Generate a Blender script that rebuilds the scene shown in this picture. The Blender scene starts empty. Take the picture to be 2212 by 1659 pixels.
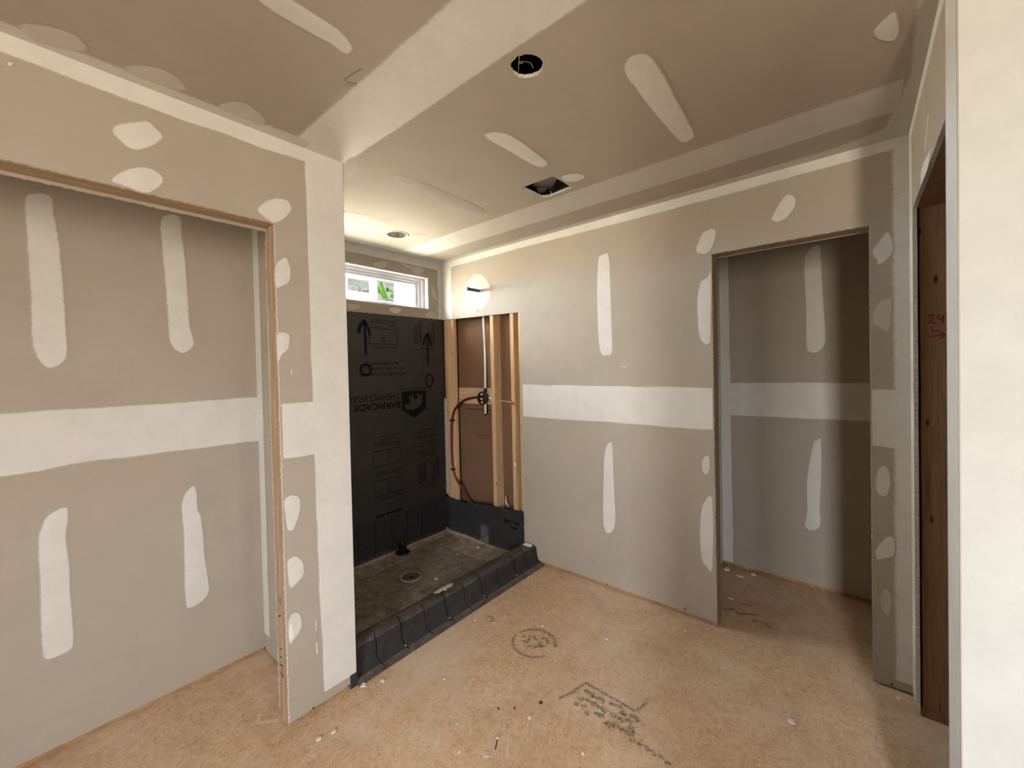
import bpy, bmesh, math, random
from mathutils import Vector, Matrix, noise
from mathutils.geometry import tessellate_polygon

random.seed(7)
scene = bpy.context.scene
C = scene.collection

# ------------------------------------------------------------------ main measures (metres)
H = 2.44                  # ceiling height
YA = 2.4584               # drywall face of the back wall
XB = -1.8180              # drywall face of the left wall
XS = -2.8912              # shower window wall
XR = 0.1773               # drywall face of the right wall
YE, YJ = 0.9698, 0.6738   # end of the left wall, closet jamb
ZH = 2.0863               # head of the closet opening
DL, DR, ZD = -0.6147, 0.0451, 2.082   # doorway in the back wall
XC, YK = -2.4273, 0.7900  # closet back and closet side
YD, XD = 3.2639, -0.7660  # small room beyond the doorway
YN = 1.3630               # outside corner at the right
GY = 0.0127               # drywall thickness
X2, Y2 = 3.60, -2.80      # far faces of the space behind the camera

# ------------------------------------------------------------------ camera
cam_d = bpy.data.cameras.new('camera')
cam = bpy.data.objects.new('camera', cam_d)
C.objects.link(cam)
scene.camera = cam
yaw, pitch, roll = -0.69615153, -0.01472034, -0.02174076
fw = Vector((math.sin(yaw) * math.cos(pitch), math.cos(yaw) * math.cos(pitch), math.sin(pitch)))
rt = Vector((math.cos(yaw), -math.sin(yaw), 0))
up = rt.cross(fw)
rt2 = rt * math.cos(roll) + up * math.sin(roll)
up2 = -rt * math.sin(roll) + up * math.cos(roll)
m = Matrix((rt2, up2, -fw)).transposed().to_4x4()
m.translation = Vector((0, 0, 1.47342))
cam.matrix_world = m
cam_d.sensor_width = 36
cam_d.lens = 887.2455 * 36 / 2212
cam_d.shift_x = (1106 - 1110.896) / 2212
cam_d.shift_y = (808.942 - 829.5) / 2212
cam_d.clip_start = 0.02

# ------------------------------------------------------------------ world, window light, exposure
scene.view_settings.view_transform = 'Standard'
scene.view_settings.look = 'None'
scene.view_settings.gamma = 1
scene.view_settings.use_curve_mapping = False
scene.view_settings.exposure = 0.15
SKY = (0.93, 0.95, 0.97)
GROUND = (0.97, 0.86, 0.68)
SKY_S, GROUND_S = 150.0, 112.0

w = bpy.data.worlds.new('daylight')
scene.world = w
w.use_nodes = True
nt = w.node_tree
nt.nodes.clear()
wo = nt.nodes.new('ShaderNodeOutputWorld')
bg = nt.nodes.new('ShaderNodeBackground')
tc = nt.nodes.new('ShaderNodeTexCoord')
sp = nt.nodes.new('ShaderNodeSeparateXYZ')
mr = nt.nodes.new('ShaderNodeMapRange')
mr.inputs['From Min'].default_value = -0.02
mr.inputs['From Max'].default_value = 0.03
mx = nt.nodes.new('ShaderNodeMix')
mx.data_type = 'RGBA'
mx.inputs['A'].default_value = tuple(c * GROUND_S for c in GROUND) + (1,)
mx.inputs['B'].default_value = tuple(c * SKY_S for c in SKY) + (1,)
nt.links.new(tc.outputs['Generated'], sp.inputs[0])
nt.links.new(sp.outputs['Z'], mr.inputs['Value'])
nt.links.new(mr.outputs['Result'], mx.inputs['Factor'])
nt.links.new(mx.outputs['Result'], bg.inputs['Color'])
nt.links.new(bg.outputs[0], wo.inputs[0])

# windows: (centre, size along the wall, height, direction the light travels)
W1 = dict(y0=1.11, y1=2.312, z0=2.008, z1=2.290)            # shower window, in x = XS
W2 = dict(x0=1.01, x1=1.95, z0=0.70, z1=2.32)              # rear window, tint added to dim its light, in y = Y2
W4 = dict(x0=0.72, x1=0.97, z0=0.70, z1=2.32)              # clear strip added beside it to throw the light shaft
W3 = dict(y0=-0.05, y1=0.60, z0=1.00, z1=2.00)              # side window, in x = X2

def portal(name, loc, sx, sy, direction):
    l = bpy.data.lights.new(name, 'AREA')
    l.shape = 'RECTANGLE'
    l.size, l.size_y = sx, sy
    l.cycles.is_portal = True
    o = bpy.data.objects.new(name, l)
    C.objects.link(o)
    o.location = loc
    o.rotation_euler = Vector(direction).to_track_quat('-Z', 'Z').to_euler()
    return o

portal('window_light', (XS - 0.16, (W1['y0'] + W1['y1']) / 2, (W1['z0'] + W1['z1']) / 2), W1['y1'] - W1['y0'], W1['z1'] - W1['z0'], (1, 0, 0))
portal('window_light', ((W2['x0'] + W2['x1']) / 2, Y2 - 0.12, (W2['z0'] + W2['z1']) / 2), W2['x1'] - W2['x0'], W2['z1'] - W2['z0'], (0, 1, 0))
portal('window_light', ((W4['x0'] + W4['x1']) / 2, Y2 - 0.12, (W4['z0'] + W4['z1']) / 2), W4['x1'] - W4['x0'], W4['z1'] - W4['z0'], (0, 1, 0))
portal('window_light', (X2 + 0.12, (W3['y0'] + W3['y1']) / 2, (W3['z0'] + W3['z1']) / 2), W3['y1'] - W3['y0'], W3['z1'] - W3['z0'], (-1, 0, 0))

# ------------------------------------------------------------------ materials
def mat(name):
    mm = bpy.data.materials.new(name)
    mm.use_nodes = True
    n = mm.node_tree
    n.nodes.clear()
    out = n.nodes.new('ShaderNodeOutputMaterial')
    b = n.nodes.new('ShaderNodeBsdfPrincipled')
    n.links.new(b.outputs[0], out.inputs[0])
    return mm, n, b, out

def nz(n, scale, detail=4, rough=0.6, stretch=None, rot=(0, 0, 0)):
    t = n.nodes.new('ShaderNodeTexNoise')
    t.inputs['Scale'].default_value = scale
    t.inputs['Detail'].default_value = detail
    t.inputs['Roughness'].default_value = rough
    g = n.nodes.new('ShaderNodeNewGeometry')
    src = g.outputs['Position']
    if stretch:
        mp = n.nodes.new('ShaderNodeMapping')
        mp.vector_type = 'TEXTURE'
        mp.inputs['Scale'].default_value = tuple(1 / s for s in stretch)
        mp.inputs['Rotation'].default_value = rot
        n.links.new(src, mp.inputs[0])
        src = mp.outputs[0]
    n.links.new(src, t.inputs['Vector'])
    return t.outputs['Fac']

def ramp(n, fac, stops):
    r = n.nodes.new('ShaderNodeValToRGB')
    while len(r.color_ramp.elements) < len(stops):
        r.color_ramp.elements.new(0.5)
    for e, (p, c) in zip(r.color_ramp.elements, stops):
        e.position = p
        e.color = tuple(c) + (1,) if len(c) == 3 else c
    n.links.new(fac, r.inputs[0])
    return r.outputs[0]

def mixc(n, fac, a, b, mode='MIX'):
    x = n.nodes.new('ShaderNodeMix')
    x.data_type = 'RGBA'
    x.blend_type = mode
    for k, v in (('Factor', fac), ('A', a), ('B', b)):
        if hasattr(v, 'is_output'):
            n.links.new(v, x.inputs[k])
        elif k == 'Factor':
            x.inputs[k].default_value = v
        else:
            x.inputs[k].default_value = tuple(v) + (1,)
    return x.outputs['Result']

def mth(n, op, a, b=0.0, clamp=False):
    x = n.nodes.new('ShaderNodeMath')
    x.operation = op
    x.use_clamp = clamp
    for i, v in enumerate((a, b)):
        if hasattr(v, 'is_output'):
            n.links.new(v, x.inputs[i])
        else:
            x.inputs[i].default_value = v
    return x.outputs[0]

def bump(n, b, h, strength=0.2, dist=0.002):
    k = n.nodes.new('ShaderNodeBump')
    k.inputs['Strength'].default_value = strength
    k.inputs['Distance'].default_value = dist
    n.links.new(h, k.inputs['Height'])
    n.links.new(k.outputs[0], b.inputs['Normal'])

PAPER = (0.395, 0.352, 0.298)
MUD = (0.660, 0.648, 0.612)
def paper_colour(n):
    return ramp(n, nz(n, 3.0, 5, 0.7), [(0.3, tuple(c * 0.95 for c in PAPER)), (0.7, tuple(c * 1.05 for c in PAPER))])

def flat(name, col, rough=0.7, spec=0.3, var=0.08, scale=20, metal=0.0):
    mm, n, b, _ = mat(name)
    c = ramp(n, nz(n, scale), [(0.3, tuple(x * (1 - var) for x in col)), (0.7, tuple(min(1, x * (1 + var)) for x in col))])
    n.links.new(c, b.inputs['Base Color'])
    b.inputs['Roughness'].default_value = rough
    b.inputs['Specular IOR Level'].default_value = spec
    b.inputs['Metallic'].default_value = metal
    return mm

M = {}
mm, n, b, _ = mat('drywall_paper')
n.links.new(paper_colour(n), b.inputs['Base Color'])
b.inputs['Roughness'].default_value = 0.85
b.inputs['Specular IOR Level'].default_value = 0.25
bump(n, b, nz(n, 400, 2), 0.08, 0.0006)
M['paper'] = mm

def mud_mat(name, col, amount=1.0):
    mm, n, b, _ = mat(name)
    at = n.nodes.new('ShaderNodeAttribute')
    at.attribute_name = 'mud'
    f = mth(n, 'ADD', at.outputs['Fac'], mth(n, 'MULTIPLY', mth(n, 'SUBTRACT', nz(n, 60, 4, 0.7), 0.5), 0.7))
    mr = n.nodes.new('ShaderNodeMapRange')
    mr.interpolation_type = 'SMOOTHSTEP'
    mr.inputs['From Min'].default_value = 0.18
    mr.inputs['From Max'].default_value = 0.72
    mr.inputs['To Max'].default_value = amount
    n.links.new(f, mr.inputs['Value'])
    c = ramp(n, nz(n, 9, 6, 0.7), [(0.3, tuple(x * 0.93 for x in col)), (0.7, tuple(min(1, x * 1.04) for x in col))])
    n.links.new(mixc(n, mr.outputs['Result'], paper_colour(n), c), b.inputs['Base Color'])
    b.inputs['Roughness'].default_value = 0.75
    b.inputs['Specular IOR Level'].default_value = 0.3
    bump(n, b, nz(n, 30, 4), 0.12, 0.002)
    return mm
M['mud'] = mud_mat('joint_compound', MUD)
M['mudthin'] = mud_mat('thin_joint_compound', MUD, 0.45)
M['mudwhite'] = mud_mat('fresh_joint_compound', (0.45, 0.455, 0.44))
M['mudblob'] = mud_mat('thick_joint_compound', (0.80, 0.785, 0.74))
M['muddark'] = mud_mat('dark_joint_compound', (0.34, 0.30, 0.265), 0.9)  # darker tone than the other compound patches
M['tape'] = mud_mat('taped_joint', MUD, 0.62)

M['gypsum'] = flat('gypsum_core', (0.60, 0.56, 0.50), 0.95, 0.1, 0.12, 90)
M['kraft'] = flat('kraft_paper_back', (0.17, 0.098, 0.058), 0.9, 0.15, 0.10, 6)

def wood(name, col, axis, dark=0.55, scale=1.0, knots=True):
    mm, n, b, _ = mat(name)
    st = [14 * scale, 14 * scale, 14 * scale]
    st[axis] = 0.7
    g = nz(n, 6, 6, 0.65, tuple(st))
    c = ramp(n, g, [(0.25, tuple(x * dark for x in col)), (0.5, col), (0.8, tuple(min(1, x * 1.18) for x in col))])
    if knots:
        vt = n.nodes.new('ShaderNodeTexVoronoi')
        vt.inputs['Scale'].default_value = 1.0
        gg = n.nodes.new('ShaderNodeNewGeometry')
        mp = n.nodes.new('ShaderNodeMapping')
        s2 = [18, 18, 18]
        s2[axis] = 6
        mp.inputs['Scale'].default_value = s2
        n.links.new(gg.outputs['Position'], mp.inputs[0])
        n.links.new(mp.outputs[0], vt.inputs['Vector'])
        k = ramp(n, vt.outputs['Distance'], [(0.06, (0.18, 0.10, 0.06)), (0.13, (1, 1, 1))])
        c = mixc(n, 1.0, c, k, 'MULTIPLY')
    n.links.new(c, b.inputs['Base Color'])
    b.inputs['Roughness'].default_value = 0.75
    b.inputs['Specular IOR Level'].default_value = 0.25
    bump(n, b, g, 0.15, 0.002)
    return mm
PINE = (0.56, 0.365, 0.205)
M['woodz'] = wood('pine_stud', PINE, 2)
M['woodx'] = wood('pine_header', PINE, 0)
M['woody'] = wood('pine_plate', PINE, 1)
M['jambwood'] = wood('jamb_pine', (0.37, 0.262, 0.165), 2, 0.6, 1.4, False)
M['headwood'] = wood('header_pine', (0.37, 0.262, 0.165), 1, 0.6, 1.4, False)
M['headwoodx'] = wood('header_pine_across', (0.37, 0.262, 0.165), 0, 0.6, 1.4, False)
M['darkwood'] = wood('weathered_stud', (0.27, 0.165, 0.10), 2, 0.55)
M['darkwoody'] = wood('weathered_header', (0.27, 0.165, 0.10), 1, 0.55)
M['plate'] = flat('bottom_plate_wood', (0.40, 0.235, 0.11), 0.8, 0.2, 0.25, 12)

# strand board floor
mm, n, b, _ = mat('strand_board')
base = ramp(n, nz(n, 2.2, 7, 0.7), [(0.30, (0.558, 0.356, 0.208)), (0.52, (0.694, 0.477, 0.302)), (0.72, (0.800, 0.591, 0.407))])
base = mixc(n, 0.38, base, ramp(n, nz(n, 38, 6, 0.75), [(0.35, (0.499, 0.310, 0.176)), (0.65, (0.846, 0.635, 0.444))]))
for k, (rot, thr) in enumerate(((0.1, 0.60), (0.62, 0.61), (1.15, 0.60), (1.7, 0.62), (2.2, 0.61), (2.75, 0.62))):
    f = nz(n, 4.0 + 0.7 * k, 4, 0.65, (24, 4.0, 1), (0, 0, rot))
    d = ramp(n, f, [(thr, (0, 0, 0)), (thr + 0.05, (1, 1, 1))])
    base = mixc(n, mth(n, 'MULTIPLY', d, 0.55), base, (0.303, 0.173, 0.092))
for k, (rot, thr) in enumerate(((0.4, 0.62), (1.45, 0.62), (2.5, 0.62))):
    f = nz(n, 5.0 + k, 4, 0.65, (26, 4.5, 1), (0, 0.0, rot))
    d = ramp(n, f, [(thr, (0, 0, 0)), (thr + 0.05, (1, 1, 1))])
    base = mixc(n, mth(n, 'MULTIPLY', d, 0.5), base, (0.848, 0.803, 0.605))
base = mixc(n, mth(n, 'MULTIPLY', ramp(n, nz(n, 16, 6, 0.75), [(0.50, (0, 0, 0)), (0.66, (1, 1, 1))]), 0.38), base, (0.441, 0.280, 0.157))
for k, rot in enumerate((0.5, 2.0)):
    stk_ = ramp(n, nz(n, 3.0 + k, 6, 0.75, (9, 1.6, 1), (0, 0, rot)), [(0.54, (0, 0, 0)), (0.70, (1, 1, 1))])
    base = mixc(n, mth(n, 'MULTIPLY', stk_, 0.35), base, (0.840, 0.703, 0.512))
dust = ramp(n, nz(n, 1.3, 8, 0.72), [(0.47, (0, 0, 0)), (0.66, (1, 1, 1))])
base = mixc(n, mth(n, 'MULTIPLY', ramp(n, nz(n, 5.5, 7, 0.75), [(0.52, (0, 0, 0)), (0.70, (1, 1, 1))]), 0.45), base, (0.459, 0.290, 0.166))
base = mixc(n, mth(n, 'MULTIPLY', dust, 0.62), base, (0.819, 0.703, 0.568))
n.links.new(base, b.inputs['Base Color'])
b.inputs['Roughness'].default_value = 0.62
b.inputs['Specular IOR Level'].default_value = 0.35
bump(n, b, nz(n, 90, 4), 0.10, 0.002)
M['osb'] = mm

# black membranes and sheathing
mm, n, b, _ = mat('black_sheathing_face')
c = ramp(n, nz(n, 7, 7, 0.7), [(0.3, (0.021, 0.0205, 0.0205)), (0.62, (0.029, 0.028, 0.0275)), (0.78, (0.052, 0.047, 0.042))])
n.links.new(c, b.inputs['Base Color'])
b.inputs['Roughness'].default_value = 0.55
b.inputs['Specular IOR Level'].default_value = 0.5
bump(n, b, nz(n, 250, 3), 0.1, 0.001)
M['sheath'] = mm
M['ink'] = flat('black_print', (0.004, 0.004, 0.004), 0.7, 0.2, 0.1)
M['inkgreen'] = flat('dark_green_print', (0.002, 0.0045, 0.004), 0.7, 0.2, 0.1)
M['bear'] = flat('pale_print_gap', (0.048, 0.044, 0.040), 0.7, 0.3, 0.1)
mm, n, b, _ = mat('black_membrane')
at = n.nodes.new('ShaderNodeAttribute')
at.attribute_name = 'mud'
f = mth(n, 'MULTIPLY', at.outputs['Fac'], mth(n, 'ADD', 1.0, mth(n, 'MULTIPLY', mth(n, 'SUBTRACT', nz(n, 14, 8, 0.75), 0.5), 3.2)))
f2 = ramp(n, f, [(0.02, (0, 0, 0)), (0.95, (1, 1, 1))])
streak = ramp(n, nz(n, 26, 6, 0.75), [(0.35, (0.7, 0.7, 0.7)), (0.65, (1.25, 1.25, 1.25))])
c = mixc(n, f2, (0.027, 0.0265, 0.028), (0.43, 0.36, 0.285))
c = mixc(n, 1.0, c, streak, 'MULTIPLY')
n.links.new(c, b.inputs['Base Color'])
b.inputs['Roughness'].default_value = 0.5
b.inputs['Specular IOR Level'].default_value = 0.4
bump(n, b, nz(n, 25, 6, 0.7), 0.25, 0.006)
M['liner'] = mm
M['linerline'] = flat('liner_seam', (0.0011, 0.0011, 0.0013), 0.6, 0.2)
M['linerdot'] = flat('nail_head', (0.55, 0.58, 0.62), 0.4, 0.5)

M['vinyl'] = flat('white_vinyl', (0.80, 0.82, 0.84), 0.35, 0.5, 0.02)
mm, n, b, out = mat('window_glass')
tr = n.nodes.new('ShaderNodeBsdfTransparent')
tr.inputs[0].default_value = (0.93, 0.95, 0.94, 1)
gl = n.nodes.new('ShaderNodeBsdfGlossy')
gl.inputs['Roughness'].default_value = 0.02
fr = n.nodes.new('ShaderNodeFresnel')
fr.inputs[0].default_value = 1.45
ms = n.nodes.new('ShaderNodeMixShader')
n.links.new(mth(n, 'MULTIPLY', fr.outputs[0], 0.5), ms.inputs[0])
n.links.new(tr.outputs[0], ms.inputs[1])
n.links.new(gl.outputs[0], ms.inputs[2])
n.links.new(ms.outputs[0], out.inputs[0])
M['glass'] = mm

mm, n, b, out = mat('dimming_glass')
tr = n.nodes.new('ShaderNodeBsdfTransparent')
tr.inputs[0].default_value = (0.345, 0.349, 0.357, 1)  # tint added to weaken daylight from the unseen windows
n.links.new(tr.outputs[0], out.inputs[0])
M['dimming'] = mm

def film(name, col, alpha, attr=False, noise_scale=None, thr=(0.35, 0.6)):
    """ink or film lying on another surface: partly see-through where it is thin or worn"""
    mm, n, b, out = mat(name)
    b.inputs['Base Color'].default_value = tuple(col) + (1,)
    b.inputs['Roughness'].default_value = 0.8
    b.inputs['Specular IOR Level'].default_value = 0.15
    tr = n.nodes.new('ShaderNodeBsdfTransparent')
    ms = n.nodes.new('ShaderNodeMixShader')
    f = None
    if attr:
        at = n.nodes.new('ShaderNodeAttribute')
        at.attribute_name = 'mud'
        f = mth(n, 'MULTIPLY', at.outputs['Fac'], alpha)
    if noise_scale:
        k = ramp(n, nz(n, noise_scale, 5, 0.75), [(thr[0], (0, 0, 0)), (thr[1], (1, 1, 1))])
        f = mth(n, 'MULTIPLY', f if f is not None else alpha, k)
    if f is None:
        ms.inputs[0].default_value = alpha
    else:
        n.links.new(f, ms.inputs[0])
    n.links.new(tr.outputs[0], ms.inputs[1])
    n.links.new(b.outputs[0], ms.inputs[2])
    n.links.new(ms.outputs[0], out.inputs[0])
    return mm
M['spray'] = film('navy_spray_paint', (0.006, 0.007, 0.016), 0.97, True)
M['stamp'] = film('faded_green_ink', (0.095, 0.112, 0.092), 0.66, True, 70, (0.36, 0.66))
M['smear'] = film('dark_floor_smear', (0.10, 0.075, 0.055), 0.6, True, 40, (0.35, 0.65))
M['scuff'] = flat('pale_dust_scuff', (0.72, 0.56, 0.41), 0.9, 0.1, 0.1, 60)
M['paste'] = flat('pale_plaster_smear', (0.74, 0.71, 0.66), 0.9, 0.1, 0.06, 60)
M['pencil'] = film('pencil_line', (0.10, 0.085, 0.07), 0.65, True)
M['redink'] = film('red_marker', (0.23, 0.018, 0.014), 0.85, True)
M['blackink'] = film('black_stencil', (0.03, 0.02, 0.015), 0.75, True)
def lit_film(name, col):
    """printed window film, seen against the daylight that comes through it"""
    mm, n, b, out = mat(name)
    t = n.nodes.new('ShaderNodeBsdfTranslucent')
    t.inputs[0].default_value = tuple(col) + (1,)
    d = n.nodes.new('ShaderNodeBsdfDiffuse')
    d.inputs[0].default_value = tuple(min(1, c * 4) for c in col) + (1,)
    a = n.nodes.new('ShaderNodeAddShader')
    n.links.new(t.outputs[0], a.inputs[0])
    n.links.new(d.outputs[0], a.inputs[1])
    n.links.new(a.outputs[0], out.inputs[0])
    return mm
def ink_filter(name, col):
    """printing ink that colours the light coming through the film behind it"""
    mm, n, b, out = mat(name)
    t = n.nodes.new('ShaderNodeBsdfTransparent')
    t.inputs[0].default_value = tuple(col) + (1,)
    n.links.new(t.outputs[0], out.inputs[0])
    return mm
M['green'] = ink_filter('green_sticker_ink', (0.33, 0.74, 0.12))
M['greendark'] = ink_filter('dark_green_sticker_ink', (0.10, 0.30, 0.06))
M['labelink'] = ink_filter('grey_label_print', (0.16, 0.16, 0.19))
M['stickerpaper'] = lit_film('white_sticker_film', (0.0078, 0.0079, 0.0078))

M['blackplastic'] = flat('black_plastic', (0.010, 0.010, 0.011), 0.4, 0.5)
M['pex'] = flat('white_pex', (0.78, 0.77, 0.74), 0.35, 0.5, 0.03)
M['redpex'] = flat('red_pex', (0.115, 0.008, 0.006), 0.35, 0.5, 0.05)
M['stubpipe'] = flat('grey_blue_stub', (0.035, 0.075, 0.090), 0.35, 0.5, 0.05)
M['chip'] = flat('plaster_chip', (0.80, 0.75, 0.68), 0.8, 0.2, 0.06, 60)
M['pinkchip'] = flat('terracotta_chip', (0.50, 0.22, 0.13), 0.8, 0.2, 0.06, 60)
M['darkchip'] = flat('dark_scrap', (0.05, 0.035, 0.03), 0.6, 0.3, 0.1)
M['steel'] = flat('galvanised_steel', (0.42, 0.41, 0.39), 0.55, 0.5, 0.12, 30, 0.35)
M['canwhite'] = flat('white_light_can', (0.74, 0.70, 0.66), 0.5, 0.4, 0.06, 30)
M['wire'] = flat('pale_cable', (0.60, 0.57, 0.52), 0.5, 0.4, 0.05)
M['darkwire'] = flat('black_cable', (0.008, 0.008, 0.008), 0.4, 0.4)
M['orange'] = flat('orange_cord_knot', (0.55, 0.09, 0.03), 0.6, 0.3)
M['papertag'] = flat('white_paper_scrap', (0.80, 0.78, 0.74), 0.8, 0.2)
M['screw'] = flat('black_screw', (0.012, 0.011, 0.010), 0.5, 0.4)
M['attic'] = flat('dark_attic_board', (0.05, 0.04, 0.03), 0.9, 0.1)
M['siding'] = flat('outer_wall_board', (0.30, 0.25, 0.20), 0.9, 0.1)

# ------------------------------------------------------------------ planes: (u, v) on a surface, d = distance in front of it
PLANES = {
    'A': (lambda u, v, d: (u, YA - d, v), (0, -1, 0)),
    'B': (lambda u, v, d: (XB + d, u, v), (1, 0, 0)),
    'S': (lambda u, v, d: (XS + d, u, v), (1, 0, 0)),
    'C': (lambda u, v, d: (XR - d, u, v), (-1, 0, 0)),
    'K': (lambda u, v, d: (XC + d, u, v), (1, 0, 0)),
    'KS': (lambda u, v, d: (u, YK - d, v), (0, -1, 0)),
    'D': (lambda u, v, d: (u, YD - d, v), (0, -1, 0)),
    'DS': (lambda u, v, d: (XD + d, u, v), (1, 0, 0)),
    'N': (lambda u, v, d: (u, YN - d, v), (0, -1, 0)),
    'T': (lambda u, v, d: (u, v, H - d), (0, 0, -1)),
    'F': (lambda u, v, d: (u, v, d), (0, 0, 1)),
    'R': (lambda u, v, d: (u, Y2 + d, v), (0, 1, 0)),
    'X': (lambda u, v, d: (X2 - d, u, v), (-1, 0, 0)),
}

def at(pl, u, v, d=0.0):
    return Vector(PLANES[pl][0](u, v, d))

# ------------------------------------------------------------------ mesh helpers
def link(name, me, mats, parent=None):
    o = bpy.data.objects.new(name, me)
    for mt in (mats if isinstance(mats, (list, tuple)) else [mats]):
        if mt is not None and mt.name not in [x.name for x in me.materials if x]:
            me.materials.append(mt)
    C.objects.link(o)
    if parent is not None:
        o.parent = parent
        o.matrix_parent_inverse = Matrix.Identity(4)
        if parent.matrix_basis != Matrix.Identity(4):
            o.matrix_parent_inverse = parent.matrix_basis.inverted()
    return o

def pydata(name, vs, fs, mats, parent=None, smooth=False, attr=None):
    me = bpy.data.meshes.new(name)
    me.from_pydata([tuple(v) for v in vs], [], fs)
    if attr is not None:
        a = me.attributes.new('mud', 'FLOAT', 'POINT')
        a.data.foreach_set('value', attr)
    if smooth:
        me.polygons.foreach_set('use_smooth', [True] * len(me.polygons))
    me.update()
    return link(name, me, mats, parent)

def frombm(name, bm, mats, parent=None, smooth=False):
    me = bpy.data.meshes.new(name)
    bmesh.ops.recalc_face_normals(bm, faces=bm.faces)
    bm.to_mesh(me)
    bm.free()
    if smooth:
        me.polygons.foreach_set('use_smooth', [True] * len(me.polygons))
    return link(name, me, mats, parent)

def structure(o, label=None):
    o['kind'] = 'structure'
    if label:
        o['label'] = label
    return o

def tag(o, label, cat, group=None):
    o['label'] = label
    o['category'] = cat
    if group:
        o['group'] = group
    return o

def empty(name, loc, label, cat, group=None):
    o = bpy.data.objects.new(name, None)
    o.empty_display_size = 0.05
    C.objects.link(o)
    o.location = loc
    return tag(o, label, cat, group)

def box_bm(bm, lo, hi, bevel=0.0):
    vs = [bm.verts.new((x, y, z)) for x in (lo[0], hi[0]) for y in (lo[1], hi[1]) for z in (lo[2], hi[2])]
    fs = [(0, 1, 3, 2), (4, 6, 7, 5), (0, 4, 5, 1), (2, 3, 7, 6), (0, 2, 6, 4), (1, 5, 7, 3)]
    nf = [bm.faces.new([vs[i] for i in f]) for f in fs]
    if bevel:
        es = list({e for f in nf for e in f.edges})
        bmesh.ops.bevel(bm, geom=es, offset=bevel, segments=2, affect='EDGES', profile=0.6)
    return bm

def box(name, lo, hi, mats, parent=None, bevel=0.0):
    return frombm(name, box_bm(bmesh.new(), lo, hi, bevel), mats, parent)

def lumber(name, lo, hi, mats, parent=None, axis=2, wob=0.0012, bevel=0.003):
    """a rough-sawn length of timber: eased arrises and a slightly wandering edge"""
    L = hi[axis] - lo[axis]
    n_ = max(2, int(L / 0.10))
    a, b_ = [i for i in range(3) if i != axis]
    bm = bmesh.new()
    rings = []
    seed = random.random() * 50
    for k in range(n_ + 1):
        t = lo[axis] + L * k / n_
        ring = []
        e = bevel
        for (p, q) in ((lo[a] + e, lo[b_]), (hi[a] - e, lo[b_]), (hi[a], lo[b_] + e), (hi[a], hi[b_] - e), (hi[a] - e, hi[b_]), (lo[a] + e, hi[b_]), (lo[a], hi[b_] - e), (lo[a], lo[b_] + e)):
            v = [0, 0, 0]
            v[axis] = t
            v[a] = p + wob * noise.noise((seed, t * 4, p * 30))
            v[b_] = q + wob * noise.noise((seed + 9, t * 4, q * 30))
            ring.append(bm.verts.new(v))
        rings.append(ring)
    for r0, r1 in zip(rings, rings[1:]):
        for i in range(8):
            bm.faces.new((r0[i], r0[(i + 1) % 8], r1[(i + 1) % 8], r1[i]))
    bm.faces.new(rings[0])
    bm.faces.new(rings[-1][::-1])
    return frombm(name, bm, mats, parent)

def jag(p, q, amp=0.0018, step=0.008):
    """a broken, torn board edge from p to q"""
    p, q = Vector(p), Vector(q)
    d = q - p
    k = max(1, int(d.length / step))
    nn = Vector((-d.y, d.x)).normalized()
    pts = []
    for i in range(k):
        t = i / k
        j = 0 if i == 0 else amp * (random.random() - 0.5) * 2
        pts.append(tuple(p + d * t + nn * j))
    return pts

def outline(pts, rough=()):
    """closed outline; edges whose index is in rough are torn"""
    out = []
    for i, p in enumerate(pts):
        q = pts[(i + 1) % len(pts)]
        out += jag(p, q) if i in rough else [tuple(p)]
    return out

def slab(name, pl, outer, holes=(), t=GY, mats=None, parent=None, d=0.0):
    """a board of thickness t whose face lies on plane pl, with any holes cut right through"""
    loops = [list(outer)] + [list(h) for h in holes]
    tri = tessellate_polygon([[Vector((u, v, 0)) for u, v in lp] for lp in loops])
    flatp = [p for lp in loops for p in lp]
    N = len(flatp)
    vs = [at(pl, u, v, d) for u, v in flatp] + [at(pl, u, v, d - t) for u, v in flatp]
    nrm = Vector(PLANES[pl][1])
    fs, mi = [], []
    for a, b_, c in tri:
        f = (a, b_, c)
        if (vs[b_] - vs[a]).cross(vs[c] - vs[a]).dot(nrm) < 0:
            f = (a, c, b_)
        fs.append(f)
        mi.append(0)
        fs.append(tuple(i + N for i in reversed(f)))
        mi.append(0)
    o0 = 0
    for lp in loops:
        k = len(lp)
        for i in range(k):
            a, b_ = o0 + i, o0 + (i + 1) % k
            fs.append((a, b_, b_ + N, a + N))
            mi.append(1)
        o0 += k
    bm = bmesh.new()
    bv = [bm.verts.new(v) for v in vs]
    for f, i in zip(fs, mi):
        try:
            bf = bm.faces.new([bv[j] for j in f])
            bf.material_index = i
        except ValueError:
            pass
    me = bpy.data.meshes.new(name)
    bmesh.ops.recalc_face_normals(bm, faces=bm.faces)
    bm.to_mesh(me)
    bm.free()
    mats = mats or [M['paper'], M['gypsum']]
    return link(name, me, mats, parent)

LAYER = {}
def lift(pl):
    LAYER[pl] = LAYER.get(pl, 0) + 1
    return 0.0003 + 0.00004 * LAYER[pl]

def smooth_loop(pts, n_=3):
    out = []
    k = len(pts)
    for i in range(k):
        p0, p1, p2, p3 = (Vector(pts[(i + j) % k]) for j in (-1, 0, 1, 2))
        for s in range(n_):
            t = s / n_
            out.append(0.5 * ((2 * p1) + (p2 - p0) * t + (2 * p0 - 5 * p1 + 4 * p2 - p3) * t * t + (3 * p1 - p0 - 3 * p2 + p3) * t ** 3))
    return out

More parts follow.
